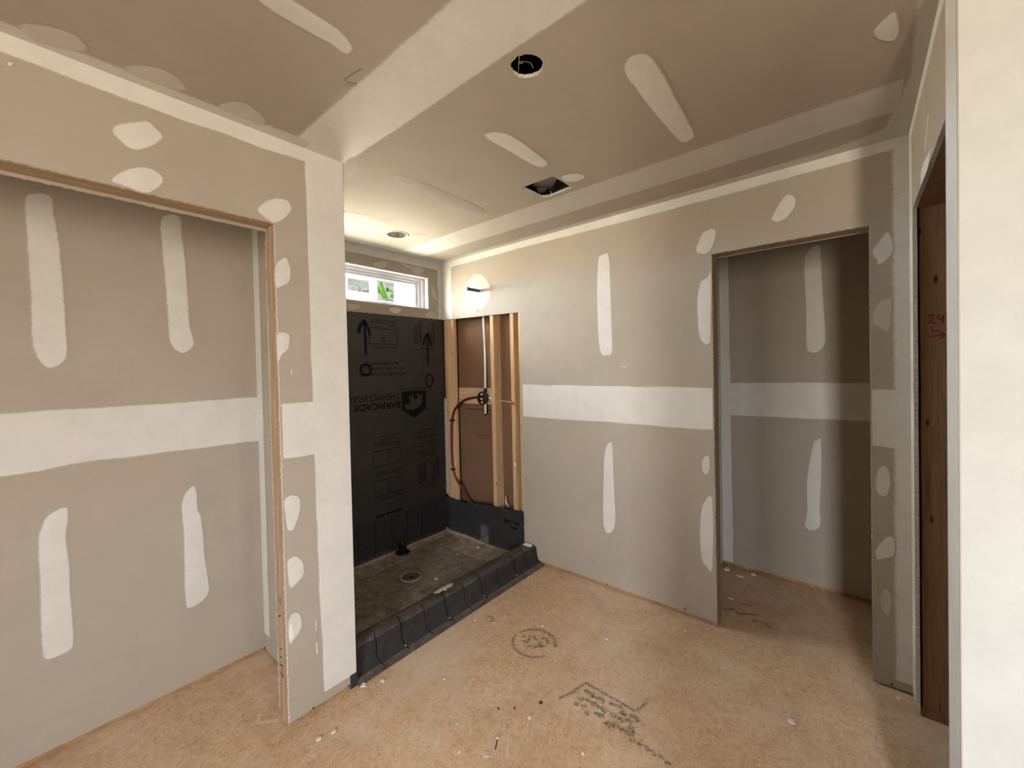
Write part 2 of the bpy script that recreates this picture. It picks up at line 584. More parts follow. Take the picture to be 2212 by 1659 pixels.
def patch(name, pl, pts, w, mt, parent, rise=0.0009):
    """a thin trowelled patch: feathered rim, raised middle"""
    lp = smooth_loop(pts)
    area = sum(a.x * b_.y - b_.x * a.y for a, b_ in zip(lp, lp[1:] + lp[:1])) / 2
    flip = 1 if area > 0 else -1
    k = len(lp)
    per = sum((lp[i] - lp[i - 1]).length for i in range(k))
    w = min(w, 0.55 * abs(area) / per)
    inner, outer_ = [], []
    for i in range(k):
        t = (lp[(i + 1) % k] - lp[i - 1])
        nn = Vector((-t.y, t.x)).normalized() * flip if t.length > 1e-9 else Vector((0, 0))
        j = 1 + 0.35 * noise.noise((lp[i].x * 40, lp[i].y * 40, 3.1))
        outer_.append(lp[i] - nn * w * 0.4 * j)
        inner.append(lp[i] + nn * w * 0.6)
    d0 = lift(pl)
    tri = tessellate_polygon([[Vector((p.x, p.y, 0)) for p in inner]])
    vs = [at(pl, p.x, p.y, d0) for p in outer_] + [at(pl, p.x, p.y, d0 + rise) for p in inner]
    nrm = Vector(PLANES[pl][1])
    fs = []
    for i in range(k):
        fs.append((i, (i + 1) % k, k + (i + 1) % k, k + i))
    fs += [tuple(k + j for j in f) for f in tri]
    fs = [f if (vs[f[1]] - vs[f[0]]).cross(vs[f[2]] - vs[f[0]]).dot(nrm) >= 0 else f[::-1] for f in fs]
    return pydata(name, vs, fs, mt, parent, True, [0.0] * k + [1.0] * k)

def band(name, pl, la, lb, wa, wb, mt, parent, rise=0.0008, jit=0.004, ends=(1, 1)):
    """a long taped joint between the edge lines la and lb (lists of (u, v)), feathered by wa and wb"""
    def resample(l, k):
        L = [0.0]
        for p, q in zip(l, l[1:]):
            L.append(L[-1] + (Vector(q) - Vector(p)).length)
        out = []
        for i in range(k + 1):
            s = L[-1] * i / k
            for j in range(len(l) - 1):
                if s <= L[j + 1] + 1e-9:
                    t = (s - L[j]) / max(1e-9, L[j + 1] - L[j])
                    out.append(Vector(l[j]).lerp(Vector(l[j + 1]), t))
                    break
        return out
    ln = sum((Vector(q) - Vector(p)).length for p, q in zip(la, la[1:]))
    k = max(2, int(ln / 0.03))
    ra, rb = resample(la, k), resample(lb, k)
    d0 = lift(pl)
    sd = random.random() * 100
    vs, at_, fs = [], [], []
    for i, (p, q) in enumerate(zip(ra, rb)):
        wd = (q - p).length
        e = (q - p).normalized()
        ja = jit * noise.noise((sd, i * 0.23, 0)) if wa else 0
        jb = jit * noise.noise((sd, i * 0.23, 7)) if wb else 0
        fa, fb = min(wa, wd * 0.45), min(wb, wd * 0.45)
        rows = [(p + e * ja, 0.0 if wa else 1.0, 0.0 if wa else 1), (p + e * (ja + fa), 1.0, 1), (q - e * (fb - jb), 1.0, 1), (q + e * jb, 0.0 if wb else 1.0, 0.0 if wb else 1)]
        if not wa:
            rows.pop(0)
        if not wb:
            rows.pop()
        nr = len(rows)
        for r, a, h in rows:
            vs.append(at(pl, r.x, r.y, d0 + rise * h))
            at_.append(a * (ends[0] if i == 0 else ends[1] if i == k else 1))
    nrm = Vector(PLANES[pl][1])
    for i in range(k):
        for j in range(nr - 1):
            a = i * nr + j
            f = (a, a + 1, a + nr + 1, a + nr)
            if (vs[f[1]] - vs[f[0]]).cross(vs[f[3]] - vs[f[0]]).dot(nrm) < 0:
                f = f[::-1]
            fs.append(f)
    return pydata(name, vs, fs, mt, parent, True, at_)

def ribbon_data(pl, pts, wid, d=0.0012, soft=0.35, closed=False):
    """one drawn line on a plane; edges fade over the share soft of its half width"""
    P = [Vector(p) for p in pts]
    if closed:
        P = P + [P[0]]
    vs, a_, fs = [], [], []
    for i, p in enumerate(P):
        if closed and i in (0, len(P) - 1):
            t = P[1] - P[-2]
        else:
            t = P[min(i + 1, len(P) - 1)] - P[max(i - 1, 0)]
        nn = Vector((-t.y, t.x)).normalized() if t.length else Vector((0, 1))
        w_ = wid(i / max(1, len(P) - 1)) if callable(wid) else wid
        for s, a in ((-0.5, 0), (-0.5 * (1 - soft), 1), (0.5 * (1 - soft), 1), (0.5, 0)):
            r = p + nn * w_ * s
            vs.append(at(pl, r.x, r.y, d))
            a_.append(float(a))
    for i in range(len(P) - 1):
        for j in range(3):
            q = i * 4 + j
            fs.append((q, q + 1, q + 5, q + 4))
    return vs, fs, a_

def drawing(name, pl, lines, mt, parent, d=0.0012, soft=0.35):
    """several drawn lines as one print: lines = [(points, width, closed)]"""
    V, F_, A_ = [], [], []
    for ln in lines:
        pts, wid = ln[0], ln[1]
        vs, fs, a_ = ribbon_data(pl, pts, wid, d, soft, len(ln) > 2 and ln[2])
        o0 = len(V)
        V += vs
        A_ += a_
        F_ += [tuple(i + o0 for i in f) for f in fs]
    nrm = Vector(PLANES[pl][1])
    F_ = [f if (V[f[1]] - V[f[0]]).cross(V[f[3]] - V[f[0]]).dot(nrm) >= 0 else f[::-1] for f in F_]
    return pydata(name, V, F_, mt, parent, False, A_)

def arc(cu, cv, ru, rv, a0=0, a1=360, k=28, wob=0.0):
    return [(cu + ru * math.cos(math.radians(a0 + (a1 - a0) * i / k)) * (1 + wob * noise.noise((i * 0.7, cu, cv))),
             cv + rv * math.sin(math.radians(a0 + (a1 - a0) * i / k)) * (1 + wob * noise.noise((i * 0.7, cu, cv)))) for i in range(k + (0 if abs(a1 - a0) == 360 else 1))]

def polyface(name, pl, pts, mt, parent, d=0.0012):
    tri = tessellate_polygon([[Vector((u, v, 0)) for u, v in pts]])
    vs = [at(pl, u, v, d) for u, v in pts]
    nrm = Vector(PLANES[pl][1])
    fs = [f if (vs[f[1]] - vs[f[0]]).cross(vs[f[2]] - vs[f[0]]).dot(nrm) >= 0 else tuple(f)[::-1] for f in tri]
    return pydata(name, vs, fs, mt, parent)

def lettering(name, pl, text, u0, v0, u1, v1, mt, parent, bold=0.0, shear=0.0, turn=True, d=0.0013):
    """text filling the box (u0, v0)-(u1, v1); turn = printed upside down, as the board was hung"""
    cu = bpy.data.curves.new('lettering', 'FONT')
    cu.body = text
    cu.offset = bold
    cu.shear = shear
    tmp = bpy.data.objects.new('lettering', cu)
    C.objects.link(tmp)
    me = bpy.data.meshes.new_from_object(tmp.evaluated_get(bpy.context.evaluated_depsgraph_get()))
    bpy.data.objects.remove(tmp)
    bpy.data.curves.remove(cu)
    me.name = name
    xs = [v.co.x for v in me.vertices]
    ys = [v.co.y for v in me.vertices]
    x0, x1, y0, y1 = min(xs), max(xs), min(ys), max(ys)
    for v in me.vertices:
        s, t = (v.co.x - x0) / (x1 - x0), (v.co.y - y0) / (y1 - y0)
        if turn:
            s, t = 1 - s, 1 - t
        v.co = at(pl, u0 + (u1 - u0) * s, v0 + (v1 - v0) * t, d)
    return link(name, me, mt, parent)

def tube_data(pts, r, seg=10, cap=True):
    P = [Vector(p) for p in pts]
    vs, fs = [], []
    ref = None
    for i, p in enumerate(P):
        t = (P[min(i + 1, len(P) - 1)] - P[max(i - 1, 0)]).normalized()
        if ref is None:
            ref = t.orthogonal().normalized()
        ref = (ref - t * ref.dot(t)).normalized()
        bi = t.cross(ref)
        for s in range(seg):
            a = 2 * math.pi * s / seg
            vs.append(p + (ref * math.cos(a) + bi * math.sin(a)) * r)
    for i in range(len(P) - 1):
        for s in range(seg):
            fs.append((i * seg + s, i * seg + (s + 1) % seg, (i + 1) * seg + (s + 1) % seg, (i + 1) * seg + s))
    if cap:
        fs.append(tuple(range(seg))[::-1])
        fs.append(tuple(range((len(P) - 1) * seg, len(P) * seg)))
    return vs, fs

def tube(name, pts, r, mt, parent=None, seg=10):
    vs, fs = tube_data(pts, r, seg)
    return pydata(name, vs, fs, mt, parent, True)

def spline(pts, n_=6):
    P = [Vector(p) for p in pts]
    P = [P[0]] + P + [P[-1]]
    out = []
    for i in range(1, len(P) - 2):
        p0, p1, p2, p3 = P[i - 1:i + 3]
        for s in range(n_):
            t = s / n_
            out.append(0.5 * ((2 * p1) + (p2 - p0) * t + (2 * p0 - 5 * p1 + 4 * p2 - p3) * t * t + (3 * p1 - p0 - 3 * p2 + p3) * t ** 3))
    out.append(P[-2])
    return out

def lathe(name, prof, centre, axis, mt, parent=None, seg=28, smooth=True):
    """prof = [(radius, height along axis)]"""
    ax = Vector(axis).normalized()
    a = ax.orthogonal().normalized()
    b_ = ax.cross(a)
    c = Vector(centre)
    vs, fs = [], []
    for r, h in prof:
        for s in range(seg):
            t = 2 * math.pi * s / seg
            vs.append(c + ax * h + (a * math.cos(t) + b_ * math.sin(t)) * r)
    for i in range(len(prof) - 1):
        for s in range(seg):
            fs.append((i * seg + s, i * seg + (s + 1) % seg, (i + 1) * seg + (s + 1) % seg, (i + 1) * seg + s))
    o = pydata(name, vs, fs, mt, parent, smooth)
    return o

# ================================================================== THE SETTING
# ---- floor and ceiling
fl = box('floor', (-3.05, Y2 - 0.2, -0.02), (X2 + 0.2, 3.62, 0.0), M['osb'])
structure(fl, 'dusty strand board subfloor with faded green stamps')

def jagged_circle(cu, cv, r, k=64, amp=0.0022):
    return [(cu + (r + amp * (random.random() - 0.5) * 2) * math.cos(2 * math.pi * i / k), cv + (r + amp * (random.random() - 0.5) * 2) * math.sin(2 * math.pi * i / k)) for i in range(k)]

HOLE1 = (-0.807, 1.062, 0.052)
CAN = (-2.495, 1.728, 0.082)
FAN = (-1.372, -1.174, 1.740, 1.932)
fanhole = outline([(FAN[0], FAN[2]), (FAN[1], FAN[2] + 0.004), (FAN[1] + 0.002, FAN[3] - 0.008), (FAN[0] + 0.03, FAN[3] + 0.004), (FAN[0] + 0.004, FAN[3] - 0.02)], (0, 1, 2, 3, 4))
ceil = slab('ceiling', 'T', [(-3.05, Y2 - 0.2), (X2 + 0.2, Y2 - 0.2), (X2 + 0.2, 3.62), (-3.05, 3.62)],
            [jagged_circle(*HOLE1), jagged_circle(*CAN, amp=0.001), fanhole])
structure(ceil, 'grey drywall ceiling with taped joints and cut holes')
roof = box('attic_roof', (-3.08, Y2 - 0.2, 3.10), (X2 + 0.2, 3.64, 3.12), M['attic'], ceil)

# ---- back wall with the shower cut-out and the small doorway
LCUT = -1.988
A_out = outline([(LCUT, 0.024), (DL, 0.024), (DL, ZD), (DR, ZD), (DR, 0.014), (XR + GY, 0.014), (XR + GY, H), (XS, H), (XS, 1.925), (LCUT, 1.905)], (1, 2, 3, 8, 9))
wall_back = structure(slab('wall_back', 'A', A_out), 'grey drywall back wall with shower cut-out and narrow doorway')
F0, F1 = YA + GY, YA + GY + 0.089
lumber('bottom_plate', (LCUT - 0.02, F0 + 0.001, 0), (DL - 0.038, F1, 0.038), M['plate'], wall_back, 0)
lumber('bottom_plate', (DR + 0.038, F0 + 0.001, 0), (XR + 0.10, F1, 0.038), M['plate'], wall_back, 0)
lumber('jamb_stud', (DL - 0.038, F0, 0.0), (DL, F1, ZD), M['jambwood'], wall_back)
lumber('jamb_stud', (DR, F0, 0.0), (DR + 0.038, F1, ZD), M['jambwood'], wall_back)
lumber('door_header', (DL - 0.038, F0, ZD), (DR + 0.038, F0 + 0.044, ZD + 0.10), M['headwoodx'], wall_back, 0)
lumber('door_header', (DL - 0.038, F0 + 0.0455, ZD), (DR + 0.038, F1, ZD + 0.10), M['headwoodx'], wall_back, 0)
# board on the far side of the doorway
for lo, hi in (((XD, F1, 0.012), (DL - 0.002, F1 + GY, H)), ((DR + 0.002, F1, 0.012), (0.90, F1 + GY, H)), ((DL - 0.002, F1, ZD - 0.004), (DR + 0.002, F1 + GY, H))):
    box('rear_board', lo, hi, M['paper'], wall_back)
# open framing of the shower end
box('backing_board', (XS - 0.05, F1, 0.0), (LCUT + 0.45, F1 + GY, H), M['kraft'], wall_back)
lumber('stud', (-2.889, F0, 0.0), (-2.853, F1, 2.40), M['woodz'], wall_back)
lumber('stud', (-2.852, F0 + 0.002, 0.0), (-2.762, F0 + 0.040, 2.40), M['woodz'], wall_back)
lumber('stud', (-2.318, F0, 0.0), (-2.278, F1, 2.40), M['woodz'], wall_back)
lumber('stud', (-2.103, F0, 0.0), (-2.065, F1, 2.40), M['woodz'], wall_back)
lumber('stud', (-2.018, F0, 0.0), (-1.980, F1, 2.40), M['woodz'], wall_back)
blk = lumber('blocking', (-2.762, F0 + 0.050, 1.172), (-2.318, F0 + 0.088, 1.312), M['woodx'], wall_back, 0)
PLANES['BK'] = (lambda u, v, d: (u, F0 + 0.050 - d, v), (0, -1, 0))
PLANES['KB'] = (lambda u, v, d: (u, F1 - d, v), (0, -1, 0))
def scribble(u0, v0, u1, v1, rows, seed, wd=0.004):
    """illegible stencil marks: rows of short strokes"""
    rr = random.Random(seed)
    out = []
    for r in range(rows):
        v = v0 + (v1 - v0) * (r + 0.5) / rows
        u = u0
        while u < u1 - 0.004:
            e = u + rr.uniform(0.004, 0.014)
            out.append(([(u, v + rr.uniform(-0.002, 0.002)), (min(e, u1), v + rr.uniform(-0.002, 0.002))], wd))
            u = e + rr.uniform(0.002, 0.006)
    return out
drawing('stencil', 'BK', scribble(-2.53, 1.280, -2.475, 1.305, 2, 3) + scribble(-2.535, 1.188, -2.485, 1.215, 2, 4), M['blackink'], blk)
drawing('stencil', 'KB', scribble(-2.72, 1.112, -2.40, 1.128, 1, 5, 0.008) + scribble(-2.60, 0.89, -2.44, 0.90, 1, 6, 0.006), M['blackink'], wall_back)
# torn strip of old board left at the corner
fr = [(-2.893, 0.345)]
for i in range(60):
    z = 0.345 + i * 0.0145
    fr.append((-2.868 + 0.006 * noise.noise((z * 40, 1, 2)) + (0.008 if 0.55 < z < 0.95 else 0) * noise.noise((z * 90, 4, 1)), z))
fr.append((-2.893, 1.215))
slab('torn_board_edge', 'A', fr, (), 0.012, [M['gypsum']], wall_back, d=0.002)
# drywall screws
def screw(pl, u, v, parent):
    c = at(pl, u, v, 0.0006)
    nrm = Vector(PLANES[pl][1])
    return lathe('drywall_screw', [(0.0045, -0.002), (0.0045, 0.0), (0.0035, 0.0008), (0.0004, 0.0003)], c, nrm, M['screw'], parent, 8)
for u, v in ((-1.9705, 0.8676), (-1.9642, 0.617), (-1.9649, 0.3015), (-0.789, 0.040), (-1.287, 0.024), (-1.583, 0.020), (0.108, 0.024)):
    screw('A', u, v, wall_back)

# ---- left wall with the wide closet opening
B_out = outline([(YJ, 0.021), (YE, 0.021), (YE, H), (Y2, H), (Y2, 0.012), (-1.0, 0.012), (-1.0, ZH), (YJ, ZH)], (6, 7))
wall_left = structure(slab('wall_left', 'B', B_out), 'grey drywall wall end with white corner bead beside the closet opening')
S0, S1 = XB - GY, XB - GY - 0.089
lumber('jamb_stud', (S1 - 0.001, YJ, 0.0), (S1 + 0.046, YJ + 0.038, ZH), M['jambwood'], wall_left)
jb = lumber('jamb_stud', (S1 + 0.0475, YJ, 0.0), (S0, YJ + 0.038, ZH), M['jambwood'], wall_left)
lumber('closet_header', (S1, -1.04, ZH), (S1 + 0.044, YJ + 0.04, ZH + 0.14), M['headwood'], wall_left, 1)
lumber('closet_header', (S1 + 0.0455, -1.04, ZH), (S0, YJ + 0.04, ZH + 0.14), M['headwood'], wall_left, 1)
lumber('bottom_plate', (S1, YJ + 0.038, 0), (S0 - 0.001, YE - 0.03, 0.038), M['plate'], wall_left, 1)
lumber('bottom_plate', (S1, Y2 + 0.02, 0), (S0 - 0.001, -1.0, 0.038), M['plate'], wall_left, 1)
PLANES['JB'] = (lambda u, v, d: (u, YJ - d, v), (0, -1, 0))
inner = outline([(YJ + 0.003, 0.02), (YK, 0.02), (YK, H), (-1.25, H), (-1.25, 0.02), (-1.0, 0.02), (-1.0, ZH - 0.008), (YJ + 0.003, ZH - 0.008)], (6, 7))
PLANES['BI'] = (lambda u, v, d: (S1 - GY - d, u, v), (-1, 0, 0))
slab('inner_board', 'BI', inner, (), GY, None, wall_left)
drawing('stencil', 'JB', [([(-1.886, 0.50), (-1.886, 0.53)], 0.004), ([(-1.872, 0.50), (-1.872, 0.53)], 0.004), ([(-1.90, 0.44), (-1.87, 0.455)], 0.005), ([(-1.895, 0.30), (-1.868, 0.315)], 0.004), ([(-1.895, 0.27), (-1.872, 0.272)], 0.005), ([(-1.893, 0.235), (-1.865, 0.24)], 0.006), ([(-1.893, 0.205), (-1.868, 0.19)], 0.006), ([(-1.868, 0.24), (-1.868, 0.19)], 0.006)], M['blackink'], wall_left, 0.0025)
for u, v in ((0.771, 0.022), (0.932, 0.020), (0.958, 0.052)):
    screw('B', u, v, wall_left)

# ---- closet
wall_closet = structure(slab('wall_closet', 'K', [(-1.20, 0.024), (YK, 0.024), (YK, H), (-1.20, H)]), 'closet back wall of grey drywall with a wide taped joint')
lumber('bottom_plate', (XC - GY - 0.09, -1.2, 0), (XC - GY, YK, 0.040), M['plate'], wall_closet, 1)
wall_closet_side = structure(slab('wall_closet_side', 'KS', [(XC, 0.014), (S1 - GY, 0.014), (S1 - GY, H), (XC, H)]), 'closet side wall')
PLANES['KL'] = (lambda u, v, d: (u, -1.20 + d, v), (0, 1, 0))
structure(slab('wall_closet_end', 'KL', [(XC, 0.012), (S1 - GY, 0.012), (S1 - GY, H), (XC, H)]), 'far end wall of the closet')

# ---- shower side wall (end of the left wall) and window wall
PLANES['SS'] = (lambda u, v, d: (u, YE + d, v), (0, 1, 0))
wall_shower_side = structure(slab('wall_shower_side', 'SS', [(XS, 0.0), (XB - GY, 0.0), (XB - GY, H), (XS, H)], d=-0.001), 'shower side wall behind the wall end')
S_hole = outline([(W1['y0'], W1['z0']), (W1['y1'], W1['z0']), (W1['y1'], W1['z1']), (W1['y0'], W1['z1'])], (0, 1, 2, 3))
S_out = outline([(0.80, 1.918), (YA + 0.006, 1.930), (YA + 0.006, H), (0.80, H)], (0,))
wall_shower = structure(slab('wall_shower', 'S', S_out, [S_hole]), 'drywall band round the high shower window, black board below')
sheath = slab('sheathing_board', 'S', outline([(0.80, 0.0), (YA + 0.010, 0.0), (YA + 0.010, 1.932), (0.80, 1.920)], ()), (), GY, [M['sheath'], M['gypsum']], wall_shower, d=-0.002)
sheath['label'] = 'black printed sheathing board hung upside down'
# ---- prints on the sheathing (all upside down, as the board is hung)
SD = -0.0008
def strokes(lines, wd=0.004, seed=1):
    """fine print too small to read: broken strokes along each line"""
    rr = random.Random(seed)
    out = []
    for (u0, v0, u1, v1) in lines:
        u = min(u0, u1)
        ue = max(u0, u1)
        while u < ue - 0.003:
            e = min(ue, u + rr.uniform(0.006, 0.028))
            out.append(([(u, v0), (e, v1)], wd))
            u = e + rr.uniform(0.003, 0.006)
    return out
def P_(name, lines, mt='ink'):
    return drawing(name, 'S', lines, M[mt], sheath, SD, 0.1)
P_('fine_print', strokes([(1.740, 1.876, 1.970, 1.876), (1.740, 1.857, 1.970, 1.857), (1.910, 1.837, 1.969, 1.837), (1.742, 1.661, 1.973, 1.661), (2.210, 1.663, 2.357, 1.663)], 0.006, 2))
P_('fine_print', strokes([(1.7906, 0.957, 1.9796, 0.957), (1.7743, 0.930, 1.9789, 0.930), (1.7381, 0.910, 1.9783, 0.910), (1.7376, 0.892, 1.9777, 0.892), (1.916, 0.873, 1.977, 0.873), (1.759, 0.673, 1.985, 0.673), (1.748, 0.656, 1.985, 0.656), (1.939, 0.638, 1.984, 0.638), (1.7553, 0.4615, 1.9846, 0.4615)], 0.006, 3))
P_('fine_print', strokes([(2.2055, 0.960, 2.360, 0.960), (2.146, 0.941, 2.360, 0.941), (2.164, 0.908, 2.359, 0.908), (2.145, 0.890, 2.361, 0.890), (2.237, 0.857, 2.360, 0.857), (2.125, 0.841, 2.363, 0.841), (2.112, 0.820, 2.363, 0.820), (2.117, 0.785, 2.365, 0.785), (2.135, 0.766, 2.364, 0.766), (2.116, 0.748, 2.360, 0.748), (2.170, 0.731, 2.360, 0.731), (2.222, 0.466, 2.362, 0.466)], 0.006, 4))
P_('heavy_print', strokes([(1.7386, 0.334, 1.984, 0.334)], 0.018, 5))
def wavy(u0, u1, v, n_=10, amp=0.004):
    return [(u0 + (u1 - u0) * i / n_, v + amp * math.sin(6.0 * i / n_)) for i in range(n_ + 1)]
P_('panel_diagram', [(wavy(1.726, 1.973, 1.813), 0.005), ([(1.973, 1.816), (1.974, 1.692)], 0.005), ([(1.974, 1.692), (1.7225, 1.688)], 0.005), ([(1.7225, 1.688), (1.726, 1.811)], 0.005), ([(1.847, 1.812), (1.8455, 1.735)], 0.002), (arc(1.848, 1.7206, 0.017, 0.023), 0.003, True), (arc(1.848, 1.7206, 0.008, 0.015), 0.004, True)])
P_('panel_diagram', [([(1.727, 0.845), (1.982, 0.847)], 0.005), ([(1.982, 0.847), (1.987, 0.73)], 0.004), ([(1.987, 0.73), (1.7326, 0.725)], 0.005), ([(1.7326, 0.725), (1.727, 0.845)], 0.004), ([(1.8636, 0.846), (1.8626, 0.726)], 0.003)])
P_('panel_diagram', [([(1.729, 0.613), (1.986, 0.613)], 0.005), ([(1.986, 0.613), (1.9855, 0.492)], 0.004), ([(1.9855, 0.492), (1.733, 0.491)], 0.005), ([(1.733, 0.491), (1.729, 0.613)], 0.004), ([(1.857, 0.613), (1.861, 0.541)], 0.003), (arc(1.862, 0.520, 0.013, 0.020), 0.005, True)])
def block_drawing(u0, u1, vt, vb, cross):
    sk = 0.033
    fr_ = [([(u0, vt - sk), (u1, vt)], 0.004), ([(u1, vt), (u1 + 0.002, vb + sk)], 0.008), ([(u1 + 0.002, vb + sk), (u0 + 0.006, vb)], 0.007), ([(u0 + 0.006, vb), (u0, vt - sk)], 0.004)]
    if cross:
        fr_ += [([(u0, vt - sk), (u1, vb + sk)], 0.004), ([(u1, vt), (u0 + 0.006, vb)], 0.004), ([((u0 + u1) / 2, vt - sk / 2), ((u0 + u1) / 2, vb + sk / 2)], 0.002)]
    else:
        for i in range(1, 6):
            t = i / 6
            fr_ += [([(u0 + (u1 - u0) * t, vt - sk * (1 - t) - 0.012), (u0 + (u1 - u0) * t + 0.003, vb + sk * t + 0.012)], 0.004)]
    return fr_
P_('block_diagram', block_drawing(2.146, 2.215, 1.888, 1.700, False) + block_drawing(2.286, 2.353, 1.890, 1.691, True))
P_('block_diagram', block_drawing(2.153, 2.225, 0.685, 0.501, False) + block_drawing(2.295, 2.362, 0.691, 0.505, True))
tk = [([(2.440, 1.851 - 0.0745 * i), (2.468, 1.851 - 0.0745 * i)], 0.005) for i in range(21)]
P_('edge_ticks', tk)
def LT(text, u0, v0, u1, v1, bold=0.0, shear=0.0, mt='ink'):
    return lettering('printed_lettering', 'S', text, u0, v0, u1, v1, M[mt], sheath, bold, shear, True, SD)
LT('MOLD RESISTANT', 1.730, 1.526, 1.978, 1.546, 0.012)
LT('STRUCTURAL SHEATHING', 1.668, 1.484, 2.040, 1.505, 0.012)
LT('WATER-RESISTANT BARRIER', 1.640, 1.440, 2.057, 1.462, 0.012)
LT('BARRICADEBP.COM', 2.002, 1.309, 2.245, 1.326, 0.0)
LT('BARRICADE', 1.582, 1.171, 1.989, 1.225, 0.03)
LT('THERMO-BRACE', 1.487, 1.240, 1.984, 1.293, 0.0, 0.22)
polyface('shield_emblem', 'S', [(2.0032, 1.292), (2.008, 1.301), (2.0128, 1.302), (2.2345, 1.302), (2.247, 1.299), (2.2522, 1.288), (2.2504, 1.1426), (2.1262, 1.0695), (2.0035, 1.1485)], M['inkgreen'], sheath, SD)
polyface('bear_emblem', 'S', [(2.0685, 1.2577), (2.0877, 1.2544), (2.1118, 1.2446), (2.1005, 1.2739), (2.1152, 1.275), (2.1207, 1.244), (2.1303, 1.2024), (2.1336, 1.2308), (2.1711, 1.2323), (2.1691, 1.249), (2.1551, 1.2808), (2.1776, 1.2774), (2.1969, 1.2471), (2.2131, 1.2752), (2.2189, 1.2624), (2.2042, 1.2341), (2.2109, 1.2045), (2.1894, 1.1687), (2.1587, 1.1548), (2.1187, 1.146), (2.1086, 1.1388), (2.0845, 1.1491), (2.0461, 1.1526), (2.0236, 1.1907), (2.0859, 1.1937), (2.0866, 1.218)], M['bear'], sheath, SD + 0.0003)
drawing('spray_arrow', 'S', [([(1.6897, 1.600), (1.6905, 1.66), (1.690, 1.72), (1.689, 1.79), (1.687, 1.866)], 0.026), ([(1.634, 1.766), (1.642, 1.80), (1.658, 1.835), (1.690, 1.862)], 0.036), ([(1.733, 1.756), (1.722, 1.79), (1.708, 1.83), (1.682, 1.862)], 0.026)], M['spray'], sheath, 0.0, 0.55)
drawing('spray_arrow', 'S', [([(2.2831, 1.522), (2.2835, 1.60), (2.283, 1.70), (2.2836, 1.798)], 0.022), ([(2.236, 1.694), (2.246, 1.73), (2.262, 1.77), (2.286, 1.796)], 0.026), ([(2.331, 1.680), (2.320, 1.72), (2.305, 1.76), (2.280, 1.796)], 0.024)], M['spray'], sheath, 0.0, 0.6)
drawing('spray_ring', 'S', [(arc(1.688, 1.488, 0.042, 0.041, wob=0.12), 0.026, True)], M['spray'], sheath, 0.0, 0.5)
drawing('spray_ring', 'S', [(arc(2.292, 1.385, 0.037, 0.055, wob=0.10), 0.016, True)], M['spray'], sheath, 0.0005, 0.45)

# ---- shower window
win1 = bpy.data.objects.new('window_1', None)
C.objects.link(win1)
win1.location = (XS - 0.07, (W1['y0'] + W1['y1']) / 2, W1['z0'])
structure(win1, 'narrow high white vinyl window over the shower')
bpy.context.view_layer.update()
def ring(name, x0, x1, o, i, parent, mt='vinyl'):
    """rectangular frame: o and i are (y0, y1, z0, z1) of its outer and inner edges"""
    bm = bmesh.new()
    for lo, hi in (((x0, o[0], i[3]), (x1, o[1], o[3])), ((x0, o[0], o[2]), (x1, o[1], i[2])), ((x0, o[0], i[2]), (x1, i[0], i[3])), ((x0, i[1], i[2]), (x1, o[1], i[3]))):
        box_bm(bm, lo, hi, 0.0015)
    return frombm(name, bm, M[mt], parent)
y0, y1, z0, z1 = W1['y0'], W1['y1'], W1['z0'], W1['z1']
ring('jamb_liner', XS - 0.075, XS - 0.004, (y0 + 0.003, y1 - 0.003, z0 + 0.003, z1 - 0.003), (y0 + 0.010, y1 - 0.010, z0 + 0.009, z1 - 0.010), win1)
ring('outer_frame', XS - 0.085, XS - 0.048, (y0 + 0.010, y1 - 0.010, z0 + 0.009, z1 - 0.010), (y0 + 0.040, y1 - 0.038, z0 + 0.020, z1 - 0.030), win1)
ring('middle_frame', XS - 0.095, XS - 0.062, (y0 + 0.040, y1 - 0.038, z0 + 0.020, z1 - 0.030), (y0 + 0.065, y1 - 0.065, z0 + 0.026, z1 - 0.050), win1)
ring('sash', XS - 0.105, XS - 0.073, (y0 + 0.065, y1 - 0.065, z0 + 0.026, z1 - 0.050), (y0 + 0.090, y1 - 0.093, z0 + 0.034, z1 - 0.068), win1)
pane = box('pane', (XS - 0.096, y0 + 0.085, z0 + 0.030), (XS - 0.091, y1 - 0.088, z1 - 0.064), M['glass'], win1)
ring('window_buck', XS - 0.150, XS - GY - 0.001, (y0 - 0.03, y1 + 0.03, z0 - 0.03, z1 + 0.03), (y0 - 0.0005, y1 + 0.0005, z0 - 0.0005, z1 + 0.0005), win1, 'woody')
PLANES['G'] = (lambda u, v, d: (XS - 0.0895 + d, u, v), (1, 0, 0))
polyface('sticker', 'G', [(1.856, 2.218), (2.022, 2.218), (2.018, 2.048), (1.853, 2.046)], M['stickerpaper'], pane, 0.0)
polyface('sticker', 'G', [(1.604, 2.196), (1.790, 2.196), (1.788, 2.098), (1.602, 2.096)], M['stickerpaper'], pane, 0.0)
stk = []
for pts, mt in (([(1.896, 2.214), (1.880, 2.187), (1.923, 2.066), (1.962, 2.074)], 'green'), ([(1.873, 2.174), (1.860, 2.147), (1.906, 2.062), (1.926, 2.070)], 'green'),
                ([(1.953, 2.172), (1.940, 2.152), (1.944, 2.130), (1.962, 2.132), (1.966, 2.156)], 'greendark'), ([(1.966, 2.154), (1.990, 2.157), (2.014, 2.122), (1.966, 2.136)], 'green'),
                ([(1.984, 2.116), (2.013, 2.112), (2.000, 2.080), (1.978, 2.090)], 'green'), ([(1.864, 2.130), (1.872, 2.140), (1.880, 2.110), (1.872, 2.105)], 'greendark')):
    polyface('sticker_leaf', 'G', pts, M[mt], pane, 0.0012)
